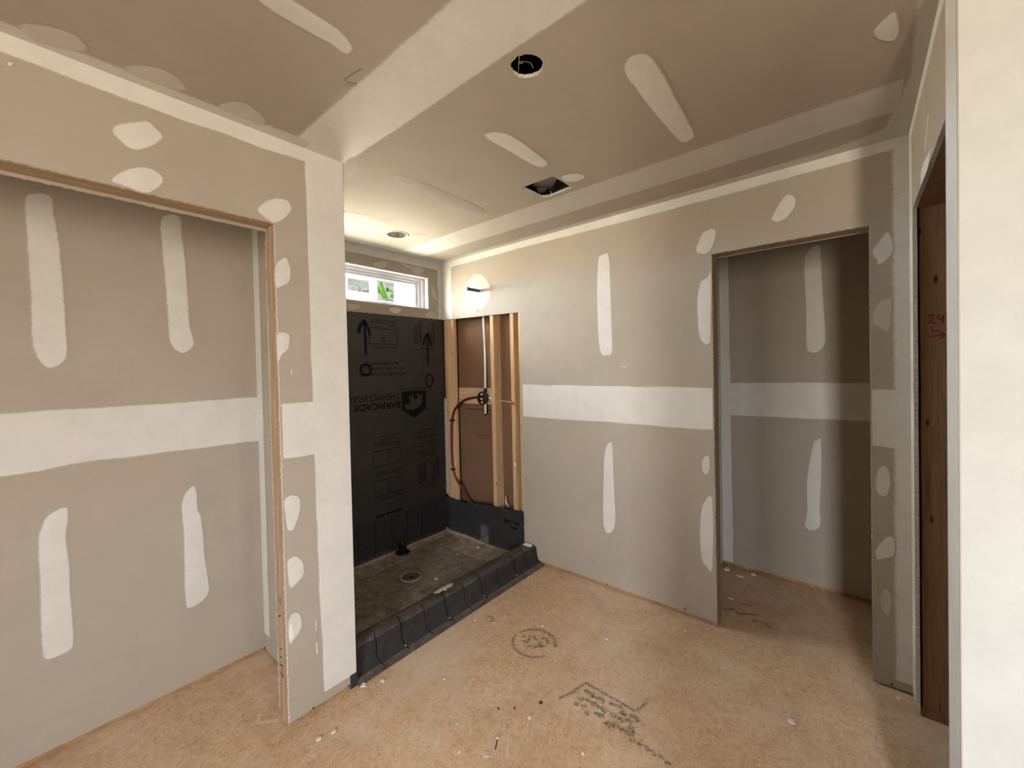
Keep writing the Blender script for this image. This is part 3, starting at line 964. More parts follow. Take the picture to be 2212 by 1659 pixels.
drawing('sticker_print', 'G', [([(1.936 + 0.006 * i, 2.190 + 0.008 * math.sin(i * 2.2)) for i in range(13)], 0.0035), (arc(1.965, 2.055, 0.035, 0.010, 10, 170, 10), 0.006)], M['labelink'], pane, 0.0012, 0.1)
lab = []
rr = random.Random(4)
for v in (2.186, 2.172, 2.158, 2.144):
    lab += strokes([(1.615, v, 1.775, v)], 0.0022, int(v * 1000))
lab += [([(1.615, 2.178), (1.70, 2.176)], 0.0015), ([(1.615, 2.150), (1.70, 2.148)], 0.0015), (arc(1.705, 2.118, 0.011, 0.013, 20, 330, 12), 0.005), ([(1.725, 2.110), (1.782, 2.108)], 0.007), ([(1.775, 2.118), (1.775, 2.126)], 0.008)]
lab += strokes([(1.64, 2.124, 1.685, 2.122), (1.635, 2.112, 1.68, 2.110)], 0.0022, 9)
drawing('sticker_print', 'G', lab, M['labelink'], pane, 0.0012, 0.1)

# ---- right wall with the rough door opening
ZC, YC0, YC1 = 2.089, 1.533, 2.341
C_out = outline([(YN + GY, 0.012), (YC0, 0.012), (YC0, ZC), (YC1, ZC), (YC1, 0.004), (YA, 0.012), (YA, H), (YN + GY, H)], (1, 2, 3))
wall_right = structure(slab('wall_right', 'C', C_out), 'narrow strip of right wall with a torn-edged door opening')
R0, R1 = XR + GY, XR + GY + 0.089
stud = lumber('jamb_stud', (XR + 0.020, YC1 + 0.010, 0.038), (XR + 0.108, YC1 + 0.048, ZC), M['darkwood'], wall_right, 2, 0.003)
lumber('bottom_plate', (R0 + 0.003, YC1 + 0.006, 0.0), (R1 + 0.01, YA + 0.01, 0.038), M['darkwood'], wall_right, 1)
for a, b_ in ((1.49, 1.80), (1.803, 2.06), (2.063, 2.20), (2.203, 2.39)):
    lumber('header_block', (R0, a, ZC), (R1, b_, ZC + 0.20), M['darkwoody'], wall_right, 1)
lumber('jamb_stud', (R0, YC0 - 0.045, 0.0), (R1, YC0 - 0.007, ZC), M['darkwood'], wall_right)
box('rear_board', (R1, YN + 0.05, 0.0), (R1 + GY, YC0, H), M['paper'], wall_right)
box('rear_board', (R1 + 0.004, YC1, 0.0), (R1 + GY, 3.30, H), M['paper'], wall_right)
box('rear_board', (R1, YC0, ZC), (R1 + GY, YC1, H), M['paper'], wall_right)
PLANES['JS'] = (lambda u, v, d: (u, YC1 + 0.010 - d, v), (0, -1, 0))
drawing('red_marking', 'JS', [([(0.219, 1.643), (0.224, 1.652), (0.231, 1.654), (0.237, 1.648), (0.235, 1.638), (0.226, 1.626), (0.219, 1.619), (0.230, 1.622), (0.243, 1.618)], 0.006),
                              ([(0.249, 1.650), (0.248, 1.637), (0.254, 1.632), (0.262, 1.634)], 0.006), ([(0.263, 1.650), (0.262, 1.634), (0.262, 1.616)], 0.006),
                              ([(0.231, 1.604), (0.232, 1.589), (0.238, 1.585), (0.251, 1.588)], 0.005), ([(0.223, 1.565), (0.245, 1.567), (0.268, 1.571)], 0.005),
                              ([(0.252, 1.584), (0.268, 1.571), (0.255, 1.554)], 0.005)], M['redink'], stud, 0.004, 0.3)

# ---- bright wall turning the corner at the right, and the space behind the camera
wall_near = slab('wall_near', 'N', [(XR, 0.012), (X2, 0.012), (X2, H), (XR, H)])
structure(wall_near, 'bright white wall at the right edge')
band('joint_compound', 'N', [(XR, 0.015), (XR, 2.43)], [(X2 - 0.01, 0.015), (X2 - 0.01, 2.43)], 0, 0.02, M['mudwhite'], wall_near)
tube('corner_bead', [(XR + 0.0012, YN + 0.0012, 0.012), (XR + 0.0012, YN + 0.0012, H)], 0.0026, M['mudwhite'], wall_near, 8)
for o_ in (wall_near.children[-1],):
    a_ = o_.data.attributes.new('mud', 'FLOAT', 'POINT')
    a_.data.foreach_set('value', [1.0] * len(o_.data.vertices))
rear_hole = [(W2['x0'], W2['z0']), (W2['x1'], W2['z0']), (W2['x1'], W2['z1']), (W2['x0'], W2['z1'])]
side_hole = [(W4['x0'], W4['z0']), (W4['x1'], W4['z0']), (W4['x1'], W4['z1']), (W4['x0'], W4['z1'])]
wall_rear = structure(slab('wall_rear', 'R', [(-3.05, 0), (X2 + 0.2, 0), (X2 + 0.2, 3.12), (-3.05, 3.12)], [rear_hole, side_hole], 0.10), 'wall behind the camera')
far_hole = [(W3['y0'], W3['z0']), (W3['y1'], W3['z0']), (W3['y1'], W3['z1']), (W3['y0'], W3['z1'])]
wall_far_right = structure(slab('wall_far_right', 'X', [(Y2 - 0.2, 0), (3.62, 0), (3.62, 3.12), (Y2 - 0.2, 3.12)], [far_hole], 0.10), 'wall of the space to the right of the camera')
for nm, lo, hi in (('window_2', (W2['x0'], Y2 - 0.06, W2['z0']), (W2['x1'], Y2 - 0.054, W2['z1'])), ('window_3', (X2 + 0.054, W3['y0'], W3['z0']), (X2 + 0.06, W3['y1'], W3['z1']))):
    structure(box(nm, lo, hi, M['dimming']), 'unseen window behind the camera, tint added to dim its daylight')
structure(box('light_blocker', (0.16, -0.86, 0.0), (0.45, -0.74, H), M['mud']), 'unseen block added behind the camera to cut the light shaft')  # added out of view to narrow the light shaft on its left
# outer leaf
PLANES['OL'] = (lambda u, v, d: (XS - 0.16 - d, u, v), (-1, 0, 0))
structure(slab('wall_outer_left', 'OL', [(Y2 - 0.2, -0.02), (3.64, -0.02), (3.64, 3.12), (Y2 - 0.2, 3.12)], [[(y0 - 0.001, z0 - 0.001), (y1 + 0.001, z0 - 0.001), (y1 + 0.001, z1 + 0.001), (y0 - 0.001, z1 + 0.001)]], 0.012, [M['siding']]), 'outer leaf of the window wall')
structure(box('wall_outer_back', (-3.05, 3.62, -0.02), (X2 + 0.2, 3.64, 3.12), M['siding']), 'outer leaf of the back wall')

# ---- small room beyond the doorway
wall_beyond = structure(slab('wall_beyond', 'D', [(XD - 0.02, 0.025), (0.90, 0.025), (0.90, H), (XD - 0.02, H)]), 'grey drywall wall seen through the narrow doorway')
lumber('bottom_plate', (XD, YD + GY, 0), (0.9, YD + 0.10, 0.040), M['plate'], wall_beyond, 0)
wall_beyond_side = structure(slab('wall_beyond_side', 'DS', [(F1 + GY, 0.014), (YD, 0.014), (YD, H), (F1 + GY, H)]), 'side wall of the small room beyond')

# ================================================================== taped joints and trowelled patches
# (plane, edge line a, edge line b, feather a, feather b, material)
OWN = {'A': wall_back, 'B': wall_left, 'S': wall_shower, 'C': wall_right, 'K': wall_closet, 'KS': wall_closet_side, 'D': wall_beyond, 'DS': wall_beyond_side, 'T': ceil}
BANDS = [
    ('A', [(XS, H), (XR, H)], [(XS, 2.375), (-2.0, 2.384), (-0.9, 2.377), (0.10, 2.384), (XR, 2.384)], 0, 0.016, 'mud'),
    ('A', [(XS, 1.928), (XS, H)], [(-2.756, 1.925), (-2.757, 2.30), (-2.75, H)], 0, 0.012, 'mud'),
    ('A', [(XR, 0.05), (XR, H)], [(0.109, 0.05), (0.110, 1.2), (0.112, H)], 0, 0.035, 'mud'),
    ('A', [(-1.972, 1.352), (-1.3, 1.349), (DL - 0.006, 1.346)], [(-1.972, 1.098), (-1.2, 1.103), (-0.70, 1.098), (DL - 0.006, 1.105)], 0.010, 0.012, 'mud'),
    ('A', [(DR + 0.004, 1.350), (0.13, 1.350)], [(DR + 0.004, 1.085), (0.13, 1.075)], 0.012, 0.015, 'mud'),
    ('B', [(Y2 + 0.1, H), (YE, H)], [(Y2 + 0.1, 2.37), (-0.02, 2.377), (0.39, 2.368), (0.80, 2.374), (YE, 2.374)], 0, 0.014, 'mud'),
    ('B', [(YE, 0.062), (YE, H)], [(0.815, 0.062), (0.808, 0.45), (0.801, 1.0), (0.800, 1.7), (0.797, 2.40)], 0, 0.012, 'mud'),
    ('B', [(YJ + 0.006, 1.350), (0.83, 1.352)], [(YJ + 0.006, 1.118), (0.83, 1.116)], 0.008, 0.010, 'mud'),
    ('K', [(-1.19, 1.356), (-0.2, 1.354), (0.35, 1.353), (YK, 1.358)], [(-1.19, 1.10), (-0.06, 1.108), (0.045, 1.112), (0.10, 1.120), (0.4, 1.118), (YK, 1.114)], 0.014, 0.018, 'mud'),
    ('KS', [(XC, 0.1), (XC, H)], [(XC + 0.075, 0.1), (XC + 0.08, H)], 0, 0.012, 'mud'),
    ('D', [(XD, 0.035), (XD, H)], [(-0.695, 0.035), (-0.699, 1.0), (-0.702, H)], 0, 0.010, 'mud'),
    ('D', [(-0.71, 1.340), (-0.2, 1.345), (0.89, 1.345)], [(-0.71, 1.094), (-0.3, 1.098), (0.89, 1.108)], 0.012, 0.020, 'mud'),
    ('DS', [(YD, 0.035), (YD, H)], [(YD - 0.09, 0.035), (YD - 0.09, H)], 0, 0.02, 'mud'),
    ('S', [(0.98, H), (YA, H)], [(0.98, 2.362), (1.60, 2.366), (2.10, 2.368), (YA, 2.366)], 0, 0.010, 'mud'),
    ('S', [(YA, 1.935), (YA, H)], [(2.405, 1.93), (2.412, 2.1), (2.405, H)], 0, 0.012, 'mud'),
    ('C', [(YN, H), (YA, H)], [(YN, 2.385), (YA, 2.385)], 0, 0.02, 'mud'),
    ('C', [(YA, 0.03), (YA, H)], [(YC1 + 0.002, 0.03), (YC1 + 0.002, 2.05), (2.345, 2.2), (2.36, H)], 0, 0.01, 'mud'),
    ('C', [(YN, 0.015), (YN, H)], [(1.525, 0.015), (1.525, 1.3), (1.520, H)], 0, 0.014, 'mud'),
    ('T', [(XB, 0.735), (-1.3, 0.736), (-0.8, 0.735), (XR + 0.3, 0.735)], [(XB, 0.985), (-1.6, 0.992), (-0.9, 0.988), (-0.5, 0.988), (XR + 0.3, 0.985)], 0.025, 0.022, 'mud'),
    ('T', [(XS, 1.958), (-1.5, 1.952), (-0.5, 1.95), (0.13, 1.952)], [(XS, 2.222), (-1.5, 2.228), (-0.5, 2.228), (0.13, 2.21)], 0.035, 0.035, 'tape'),
    ('T', [(XS, YA), (XR, YA)], [(XS, 2.395), (-1.5, 2.395), (-0.7, 2.385), (-0.1, 2.37), (0.06, 2.33), (XR, 2.26)], 0, 0.04, 'tape'),
    ('T', [(XR, YN), (XR, YA)], [(0.114, YN), (0.125, 1.6), (0.140, 1.95), (0.10, 2.25), (0.06, YA)], 0, 0.02, 'tape'),
    ('T', [(XB, Y2 + 0.1), (XB, 0.80)], [(XB + 0.065, Y2 + 0.1), (XB + 0.068, 0.1), (XB + 0.066, 0.5), (XB + 0.09, 0.80)], 0, 0.03, 'tape'),
    ('T', [(XS, 0.98), (XS, YA)], [(XS + 0.085, 0.98), (XS + 0.08, YA)], 0, 0.02, 'mud'),
]
for pl, la, lb, wa, wb, mt in BANDS:
    band('joint_tape', pl, la, lb, wa, wb, M[mt], OWN[pl])
# end of the shower side wall: corner bead
tube('corner_bead', [(XB - 0.0015, YE - 0.0005, 0.062), (XB - 0.0015, YE - 0.0005, H)], 0.0028, M['chip'], wall_left, 8)

PATCHES = [
 ('B',0.012,'mud',[(0.203,2.2588),(0.2195,2.2858),(0.2573,2.3087),(0.2893,2.3267),(0.3064,2.316),(0.3272,2.2919),(0.31,2.2618),(0.277,2.231),(0.2455,2.2187),(0.225,2.2319)]),
 ('B',0.012,'mud',[(0.1975,2.0992),(0.2225,2.1357),(0.2534,2.1594),(0.2877,2.1703),(0.315,2.1616),(0.3246,2.1384),(0.2982,2.1002),(0.2732,2.0858),(0.2329,2.0921)]),
 ('B',0.016,'mud',[(0.6121,2.1228),(0.6353,2.1565),(0.6719,2.1846),(0.7205,2.1936),(0.7405,2.167),(0.7225,2.1295),(0.6765,2.0878),(0.6442,2.0967)]),
 ('B',0.01,'mud',[(0.6699,1.9056),(0.687,1.9366),(0.7138,1.9537),(0.7231,1.9311),(0.7297,1.8916),(0.7185,1.8492),(0.6916,1.8333),(0.6706,1.8224)]),
 ('B',0.01,'mud',[(0.6678,1.6274),(0.6725,1.6407),(0.7144,1.6376),(0.7158,1.5975),(0.7075,1.5706),(0.6871,1.5517),(0.674,1.5227),(0.6695,1.5148)]),
 ('B',0.009,'mud',[(0.6783,0.949),(0.7079,0.9637),(0.7374,0.9449),(0.7405,0.8985),(0.7238,0.8464),(0.7092,0.8193),(0.6883,0.8259),(0.6808,0.8928)]),
 ('B',0.009,'mud',[(0.6847,0.6966),(0.7166,0.7038),(0.7427,0.669),(0.7469,0.6215),(0.7243,0.5941),(0.6919,0.5817),(0.6843,0.6464)]),
 ('B',0.009,'mud',[(0.6818,0.4461),(0.6994,0.4714),(0.7257,0.4532),(0.7318,0.3987),(0.7071,0.3657),(0.6833,0.35),(0.6813,0.3903)]),
 ('B',0.004,'mudblob',[(0.6822,0.4235),(0.695,0.4284),(0.7014,0.3913),(0.6998,0.3718),(0.6836,0.36),(0.6803,0.3909)]),
 ('B',0.008,'mud',[(-0.0059,2.3559),(-0.0009,2.363),(0.0054,2.3621),(0.0023,2.3529),(-0.0032,2.352)]),
 ('K',0.014,'mud',[(0.024,2.1589),(0.0336,2.1794),(0.0583,2.1924),(0.0832,2.1911),(0.0923,2.1722),(0.0946,2.1185),(0.1052,2.0063),(0.1126,1.8131),(0.1145,1.6897),(0.117,1.5936),(0.1109,1.551),(0.0892,1.5234),(0.0648,1.5164),(0.0452,1.54),(0.0293,1.6022),(0.0268,1.6836),(0.0287,1.8024),(0.0256,1.952),(0.0225,2.0989)]),
 ('K',0.014,'mud',[(0.4197,2.1628),(0.4322,2.2017),(0.4607,2.22),(0.486,2.2183),(0.4939,2.1945),(0.4941,2.1363),(0.5043,2.0019),(0.5125,1.7171),(0.5185,1.6802),(0.5276,1.6233),(0.5055,1.5898),(0.481,1.5807),(0.4576,1.5954),(0.4386,1.6375),(0.4356,1.7118),(0.4285,1.9417),(0.4202,2.1189)]),
 ('K',0.012,'mud',[(0.1001,0.9576),(0.0981,0.8776),(0.0934,0.8361),(0.1,0.7261),(0.1002,0.6181),(0.1032,0.5084),(0.1035,0.4051),(0.0854,0.3824),(0.0533,0.3788),(0.0326,0.3831),(0.0232,0.4166),(0.0211,0.5483),(0.0237,0.7034),(0.0224,0.839),(0.032,0.8982),(0.0502,0.9398)]),
 ('K',0.01,'mud',[(0.5096,0.9475),(0.5187,0.9004),(0.52,0.8357),(0.5314,0.7938),(0.5377,0.7141),(0.5419,0.5957),(0.5525,0.474),(0.5532,0.4213),(0.5258,0.3878),(0.481,0.3761),(0.4646,0.4028),(0.4628,0.5238),(0.4659,0.7121),(0.4613,0.8395),(0.4646,0.8889),(0.4837,0.9282)]),
 ('T',0.014,'mud',[(-1.1886,0.3576),(-1.1816,0.4097),(-1.1873,0.4522),(-1.1867,0.5281),(-1.1803,0.6083),(-1.187,0.6473),(-1.1718,0.6583),(-1.1433,0.6502),(-1.1186,0.6007),(-1.115,0.5329),(-1.115,0.4735),(-1.1117,0.4251)]),
 ('T',0.016,'mudthin',[(-1.7484,0.0188),(-1.6987,0.0668),(-1.687,0.0989),(-1.6897,0.1252),(-1.7224,0.1416),(-1.7543,0.1369),(-1.7918,0.0919),(-1.8008,0.0364)]),
 ('T',0.016,'mudthin',[(-1.7434,0.2286),(-1.6969,0.2676),(-1.6741,0.3012),(-1.6802,0.336),(-1.7143,0.3703),(-1.7498,0.3695),(-1.7652,0.3212),(-1.7728,0.2596)]),
 ('T',0.016,'mudthin',[(-1.7585,0.4771),(-1.6992,0.4968),(-1.6684,0.5358),(-1.7017,0.5971),(-1.7428,0.6224),(-1.7812,0.6169),(-1.7737,0.568),(-1.7784,0.5125)]),
 ('T',0.014,'mud',[(-1.1671,1.2448),(-1.1267,1.2619),(-1.0994,1.3141),(-1.095,1.3856),(-1.1017,1.489),(-1.112,1.6001),(-1.1363,1.6274),(-1.1657,1.6203),(-1.1779,1.5506),(-1.1783,1.429),(-1.184,1.3138),(-1.1815,1.2648)]),
 ('T',0.012,'muddark',[(-1.7538,1.209),(-1.7219,1.2455),(-1.7117,1.3296),(-1.7115,1.45),(-1.7181,1.5752),(-1.7183,1.7189),(-1.7428,1.8433),(-1.7824,1.8545),(-1.8143,1.7152),(-1.8037,1.5265),(-1.7796,1.3595),(-1.7803,1.2665)]),
 ('T',0.012,'muddark',[(-2.3622,1.2629),(-2.3552,1.2803),(-2.3282,1.3799),(-2.3399,1.5281),(-2.358,1.5963),(-2.3975,1.6032),(-2.4114,1.524),(-2.4208,1.4105),(-2.4316,1.3209),(-2.4333,1.3001)]),
 ('T',0.012,'muddark',[(-2.3975,1.7671),(-2.3599,1.7932),(-2.3295,1.8568),(-2.3454,1.8767),(-2.405,1.871),(-2.4444,1.8126)]),
 ('T',0.01,'mud',[(-1.1446,1.773),(-1.1007,1.7792),(-1.0615,1.8104),(-1.0572,1.8557),(-1.0969,1.8696),(-1.1457,1.8505),(-1.1565,1.8224)]),
 ('T',0.014,'mud',[(-0.5655,1.2644),(-0.5439,1.2442),(-0.5156,1.2489),(-0.4925,1.2719),(-0.4887,1.3192),(-0.4907,1.4155),(-0.5004,1.5507),(-0.5063,1.6744),(-0.5173,1.8115),(-0.5301,1.8552),(-0.5732,1.8645),(-0.5841,1.7739),(-0.5873,1.6497),(-0.5871,1.5083),(-0.584,1.3779),(-0.5814,1.3057)]),
 ('T',0.01,'mud',[(0.0861,1.5753),(0.0933,1.6127),(0.1003,1.6614),(0.0993,1.6889),(0.0912,1.7129),(0.0655,1.6884),(0.0513,1.6589),(0.044,1.6278),(0.0517,1.6067),(0.069,1.5837)]),
 ('T',0.014,'muddark',[(-1.8268,0.9903),(-1.755,0.9731),(-1.7262,0.9894),(-1.7579,1.032),(-1.8107,1.0596),(-1.865,1.0667),(-1.8887,1.0451),(-1.9202,1.0396)]),
 ('A',0.01,'mud',[(-0.3208,2.1921),(-0.328,2.2067),(-0.3041,2.2561),(-0.2748,2.2989),(-0.25,2.3045),(-0.2313,2.2825),(-0.2274,2.2565),(-0.2438,2.2192),(-0.2759,2.1895),(-0.3048,2.1839)]),
 ('A',0.01,'mud',[(-0.6929,2.1115),(-0.6878,2.1487),(-0.6599,2.2044),(-0.6286,2.2189),(-0.5938,2.2081),(-0.5988,2.1581),(-0.6124,2.1189),(-0.6392,2.0914),(-0.6794,2.0974)]),
 ('A',0.012,'mud',[(-0.6186,1.9871),(-0.6366,1.9571),(-0.6727,1.9342),(-0.6902,1.8506),(-0.6917,1.7452),(-0.6858,1.6486),(-0.6684,1.5996),(-0.6418,1.5838),(-0.6283,1.5973),(-0.622,1.7384)]),
 ('A',0.01,'mud',[(-0.6594,0.9574),(-0.6779,0.931),(-0.6803,0.8872),(-0.6699,0.8548),(-0.6519,0.8556),(-0.6406,0.8927),(-0.64,0.9406),(-0.6486,0.9606)]),
 ('A',0.01,'mud',[(-0.6282,0.7144),(-0.6671,0.6997),(-0.6876,0.64),(-0.6959,0.5432),(-0.6954,0.4376),(-0.6867,0.3554),(-0.6625,0.3256),(-0.6334,0.3342)]),
 ('A',0.01,'mud',[(-1.3072,2.1826),(-1.2764,2.204),(-1.2366,2.1994),(-1.2265,2.0479),(-1.2227,1.7477),(-1.223,1.5675),(-1.2563,1.5477),(-1.2964,1.5553),(-1.3152,1.6329),(-1.3216,1.8176),(-1.3212,2.0016)]),
 ('A',0.009,'mud',[(-1.2859,0.9116),(-1.2479,0.9768),(-1.232,0.9481),(-1.2287,0.7815),(-1.2224,0.6003),(-1.2221,0.4483),(-1.2531,0.38),(-1.2934,0.3765),(-1.3087,0.4598),(-1.3002,0.7093)]),
 ('A',0.02,'mudthin',[(-2.4333,2.2675),(-2.3614,2.2351),(-2.3064,2.1702),(-2.2918,2.0966),(-2.3179,2.0283),(-2.3838,1.9843),(-2.4575,1.982),(-2.5318,2.0222),(-2.5755,2.1026),(-2.573,2.1775),(-2.5323,2.2357),(-2.4782,2.2643)]),
 ('A',0.014,'mud',[(0.0555,1.9615),(0.0785,2.0021),(0.104,2.0377),(0.1176,2.0086),(0.1228,1.9556),(0.106,1.9216),(0.0779,1.9005),(0.0695,1.9247)]),
 ('A',0.014,'mudthin',[(0.0562,1.6416),(0.0594,1.6947),(0.0797,1.7379),(0.105,1.7461),(0.1187,1.7331),(0.1167,1.6662),(0.1125,1.6217),(0.1013,1.6016),(0.0817,1.6204)]),
 ('A',0.014,'mud',[(0.06,0.9206),(0.0691,0.9835),(0.0863,1.0012),(0.103,0.9845),(0.1083,0.9284),(0.0996,0.8775),(0.0854,0.865),(0.0655,0.8753)]),
 ('A',0.01,'mud',[(0.056,0.6007),(0.0655,0.6326),(0.0905,0.6765),(0.1178,0.685),(0.1192,0.6098),(0.0961,0.5909),(0.0652,0.5739)]),
 ('A',0.014,'mudthin',[(0.0714,0.3831),(0.0829,0.4414),(0.0983,0.4482),(0.1083,0.4002),(0.1068,0.3583),(0.0975,0.3341),(0.0853,0.3379)]),
 ('A',0.008,'mud',[(0.1244,2.2157),(0.1461,2.2204),(0.1567,2.2062),(0.1459,2.1948),(0.1297,2.1994)]),
 ('S',0.008,'mudthin',[(1.7766,2.297),(1.7846,2.3212),(1.8106,2.3374),(1.8782,2.3549),(1.9008,2.3457),(1.8925,2.3242),(1.8651,2.296),(1.8311,2.2835),(1.7981,2.2877)]),
 ('S',0.008,'mudthin',[(2.0316,2.3663),(2.1185,2.361),(2.1438,2.3549),(2.1177,2.3362),(2.0842,2.3374),(2.0555,2.3463)]),
 ('S',0.008,'mudthin',[(2.1307,2.3455),(2.1828,2.3617),(2.249,2.3624),(2.2618,2.3429),(2.243,2.3144),(2.2023,2.2862),(2.1594,2.3043),(2.1427,2.3193)]),
 ('S',0.008,'mudthin',[(2.3403,2.2157),(2.3592,2.222),(2.3853,2.151),(2.4075,2.0975),(2.3793,2.1093),(2.3424,2.1346)]),
 ('S',0.008,'mud',[(1.9049,1.9704),(1.9208,1.9854),(1.984,1.99),(2.0201,1.9849),(2.0071,1.9595),(1.9706,1.9425),(1.9276,1.9523)]),
 ('S',0.008,'mudthin',[(2.2679,1.9542),(2.3054,1.9868),(2.3659,1.9849),(2.3984,1.9578),(2.4072,1.9322),(2.3038,1.9352)]),
 ('S',0.008,'mudthin',[(1.5596,1.9774),(1.5908,1.9792),(1.6175,1.9789),(1.6512,1.9745),(1.6438,1.9548),(1.5997,1.9411),(1.5586,1.9433)]),
 ('C',0.03,'mudthin',[(1.871,2.251),(1.8221,2.23),(1.8448,2.2135),(1.8651,2.183),(1.8955,2.1517),(1.9448,2.171),(1.9431,2.2),(1.8922,2.2143)]),
 ('C',0.012,'mud',[(1.7858,2.1133),(1.8139,2.1091),(1.8419,2.0906),(1.8894,2.0854),(1.992,2.0873),(2.0545,2.0945),(2.0338,2.1339),(1.9676,2.1368),(1.8681,2.1249)]),
 ('D',0.012,'mud',[(-0.2582,2.1323),(-0.2398,2.1834),(-0.2129,2.2128),(-0.1779,2.2088),(-0.1742,2.1383),(-0.1708,2.0302),(-0.1636,1.868),(-0.1564,1.6953),(-0.1555,1.5985),(-0.1749,1.5564),(-0.2057,1.5338),(-0.2411,1.543),(-0.2524,1.5931),(-0.252,1.8241),(-0.2577,1.9896)]),
 ('D',0.01,'mud',[(-0.2531,0.7468),(-0.222,0.9406),(-0.2001,0.9697),(-0.1833,0.9713),(-0.1826,0.784),(-0.192,0.5257),(-0.1879,0.4428),(-0.2051,0.3938),(-0.2442,0.3786),(-0.2711,0.4058),(-0.2577,0.5123),(-0.2591,0.6336)]),
]
for pl, w_, mt, pts in PATCHES:
    if pl == 'T':
        pts = [(max(u, XB + 0.012) if v < YE else u, v) for u, v in pts]
    patch('joint_compound', pl, pts, w_, M[mt], OWN[pl])
# pencil squiggle and small scratches on the drywall
drawing('pencil_mark', 'T', [([(-1.2903, 0.7043), (-1.2516, 0.7078), (-1.2037, 0.7156)], 0.004), ([(-1.294, 0.7062), (-1.2921, 0.7239), (-1.2756, 0.7385)], 0.004), ([(-1.2756, 0.7385), (-1.2909, 0.7411), (-1.312, 0.7169)], 0.003)], M['pencil'], ceil, 0.003)
drawing('pencil_mark', 'A', [([(-1.962, 2.333), (-1.962, 2.352)], 0.003), ([(-2.445, 1.972), (-2.436, 1.958), (-2.430, 1.952)], 0.005)], M['pencil'], wall_back, 0.003)
drawing('scratch', 'B', [([(0.720, 1.468), (0.722, 1.490)], 0.003), ([(0.790, 0.35), (0.792, 0.40)], 0.004), ([(0.792, 0.25), (0.791, 0.30)], 0.006)], M['paste'], wall_left, 0.0025)
drawing('scratch', 'A', [([(-1.160, 1.47), (-1.13, 1.468)], 0.004)], M['paste'], wall_back, 0.0025)
# faded stamps and smears on the floor
cc = (-1.342, 1.722)
def rot2(pts, c, ang):
    ca, sa = math.cos(ang), math.sin(ang)
    return [(c[0] + (x * ca - y * sa), c[1] + (x * sa + y * ca)) for x, y in pts]
st = [(arc(cc[0], cc[1], 0.115, 0.110, 20, 170, 18, 0.03), 0.027), (arc(cc[0], cc[1], 0.115, 0.110, 185, 335, 18, 0.03), 0.024)]
for pts in ([(-0.05, 0.03), (-0.02, 0.05), (0.0, 0.02)], [(-0.06, -0.01), (-0.03, -0.02), (-0.04, 0.02)], [(0.02, 0.05), (0.05, 0.06), (0.06, 0.03)], [(0.01, -0.05), (0.03, -0.01), (0.07, 0.0)], [(0.03, 0.02), (0.05, -0.02)], [(0.055, 0.05), (0.075, 0.02)], [(-0.07, 0.03), (-0.075, 0.01)], [(-0.02, -0.04), (0.0, -0.03)]):
    st.append((rot2(pts, cc, 0.2), 0.025))
drawing('faded_stamp', 'F', st, M['stamp'], fl, 0.0012, 0.6)
st = [([(-1.03, 1.49), (-1.0, 1.56), (-0.985, 1.645)], 0.021), ([(-0.985, 1.645), (-0.86, 1.643), (-0.735, 1.640)], 0.020), ([(-0.735, 1.640), (-0.716, 1.715)], 0.019)]
rr = random.Random(11)
for row in range(3):
    for k in range(9):
        u = -0.965 + k * 0.030 + rr.uniform(-0.006, 0.006)
        v = 1.605 - row * 0.045 + rr.uniform(-0.008, 0.008)
        st.append(([(u, v), (u + rr.uniform(0.01, 0.024), v + rr.uniform(-0.014, 0.014)), (u + rr.uniform(0.018, 0.03), v + rr.uniform(-0.01, 0.018))], rr.uniform(0.024, 0.042)))
for k in range(6):
    u = -0.70 + k * 0.028
    v = 1.50 + rr.uniform(-0.02, 0.02)
    st.append(([(u, v), (u + 0.022, v + rr.uniform(-0.02, 0.02))], 0.024))
drawing('faded_stamp', 'F', st, M['stamp'], fl, 0.0012, 0.6)
drawing('floor_smear', 'F', [([(-1.70, 1.73), (-1.68, 1.75), (-1.65, 1.74)], 0.025), ([(-1.66, 1.71), (-1.63, 1.74)], 0.02)], M['smear'], fl, 0.0012, 0.7)
drawing('floor_smear', 'F', [([(-0.62, 2.66), (-0.58, 2.70), (-0.55, 2.66), (-0.50, 2.70), (-0.45, 2.72)], 0.03), ([(-0.47, 2.64), (-0.42, 2.66), (-0.38, 2.63)], 0.025), ([(-0.56, 2.78), (-0.50, 2.80)], 0.02)], M['smear'], fl, 0.0012, 0.7)
drawing('dust_scuff', 'F', [([(-1.565, 1.265), (-1.50, 1.215), (-1.445, 1.20)], 0.012), ([(-1.605, 1.475), (-1.57, 1.45)], 0.008), ([(-1.06, 1.18), (-1.03, 1.14)], 0.010), ([(-1.32, 1.36), (-1.27, 1.40)], 0.008), ([(-2.0, 0.62), (-1.95, 0.60), (-1.90, 0.66)], 0.02)], M['scuff'], fl, 0.0012, 0.6)

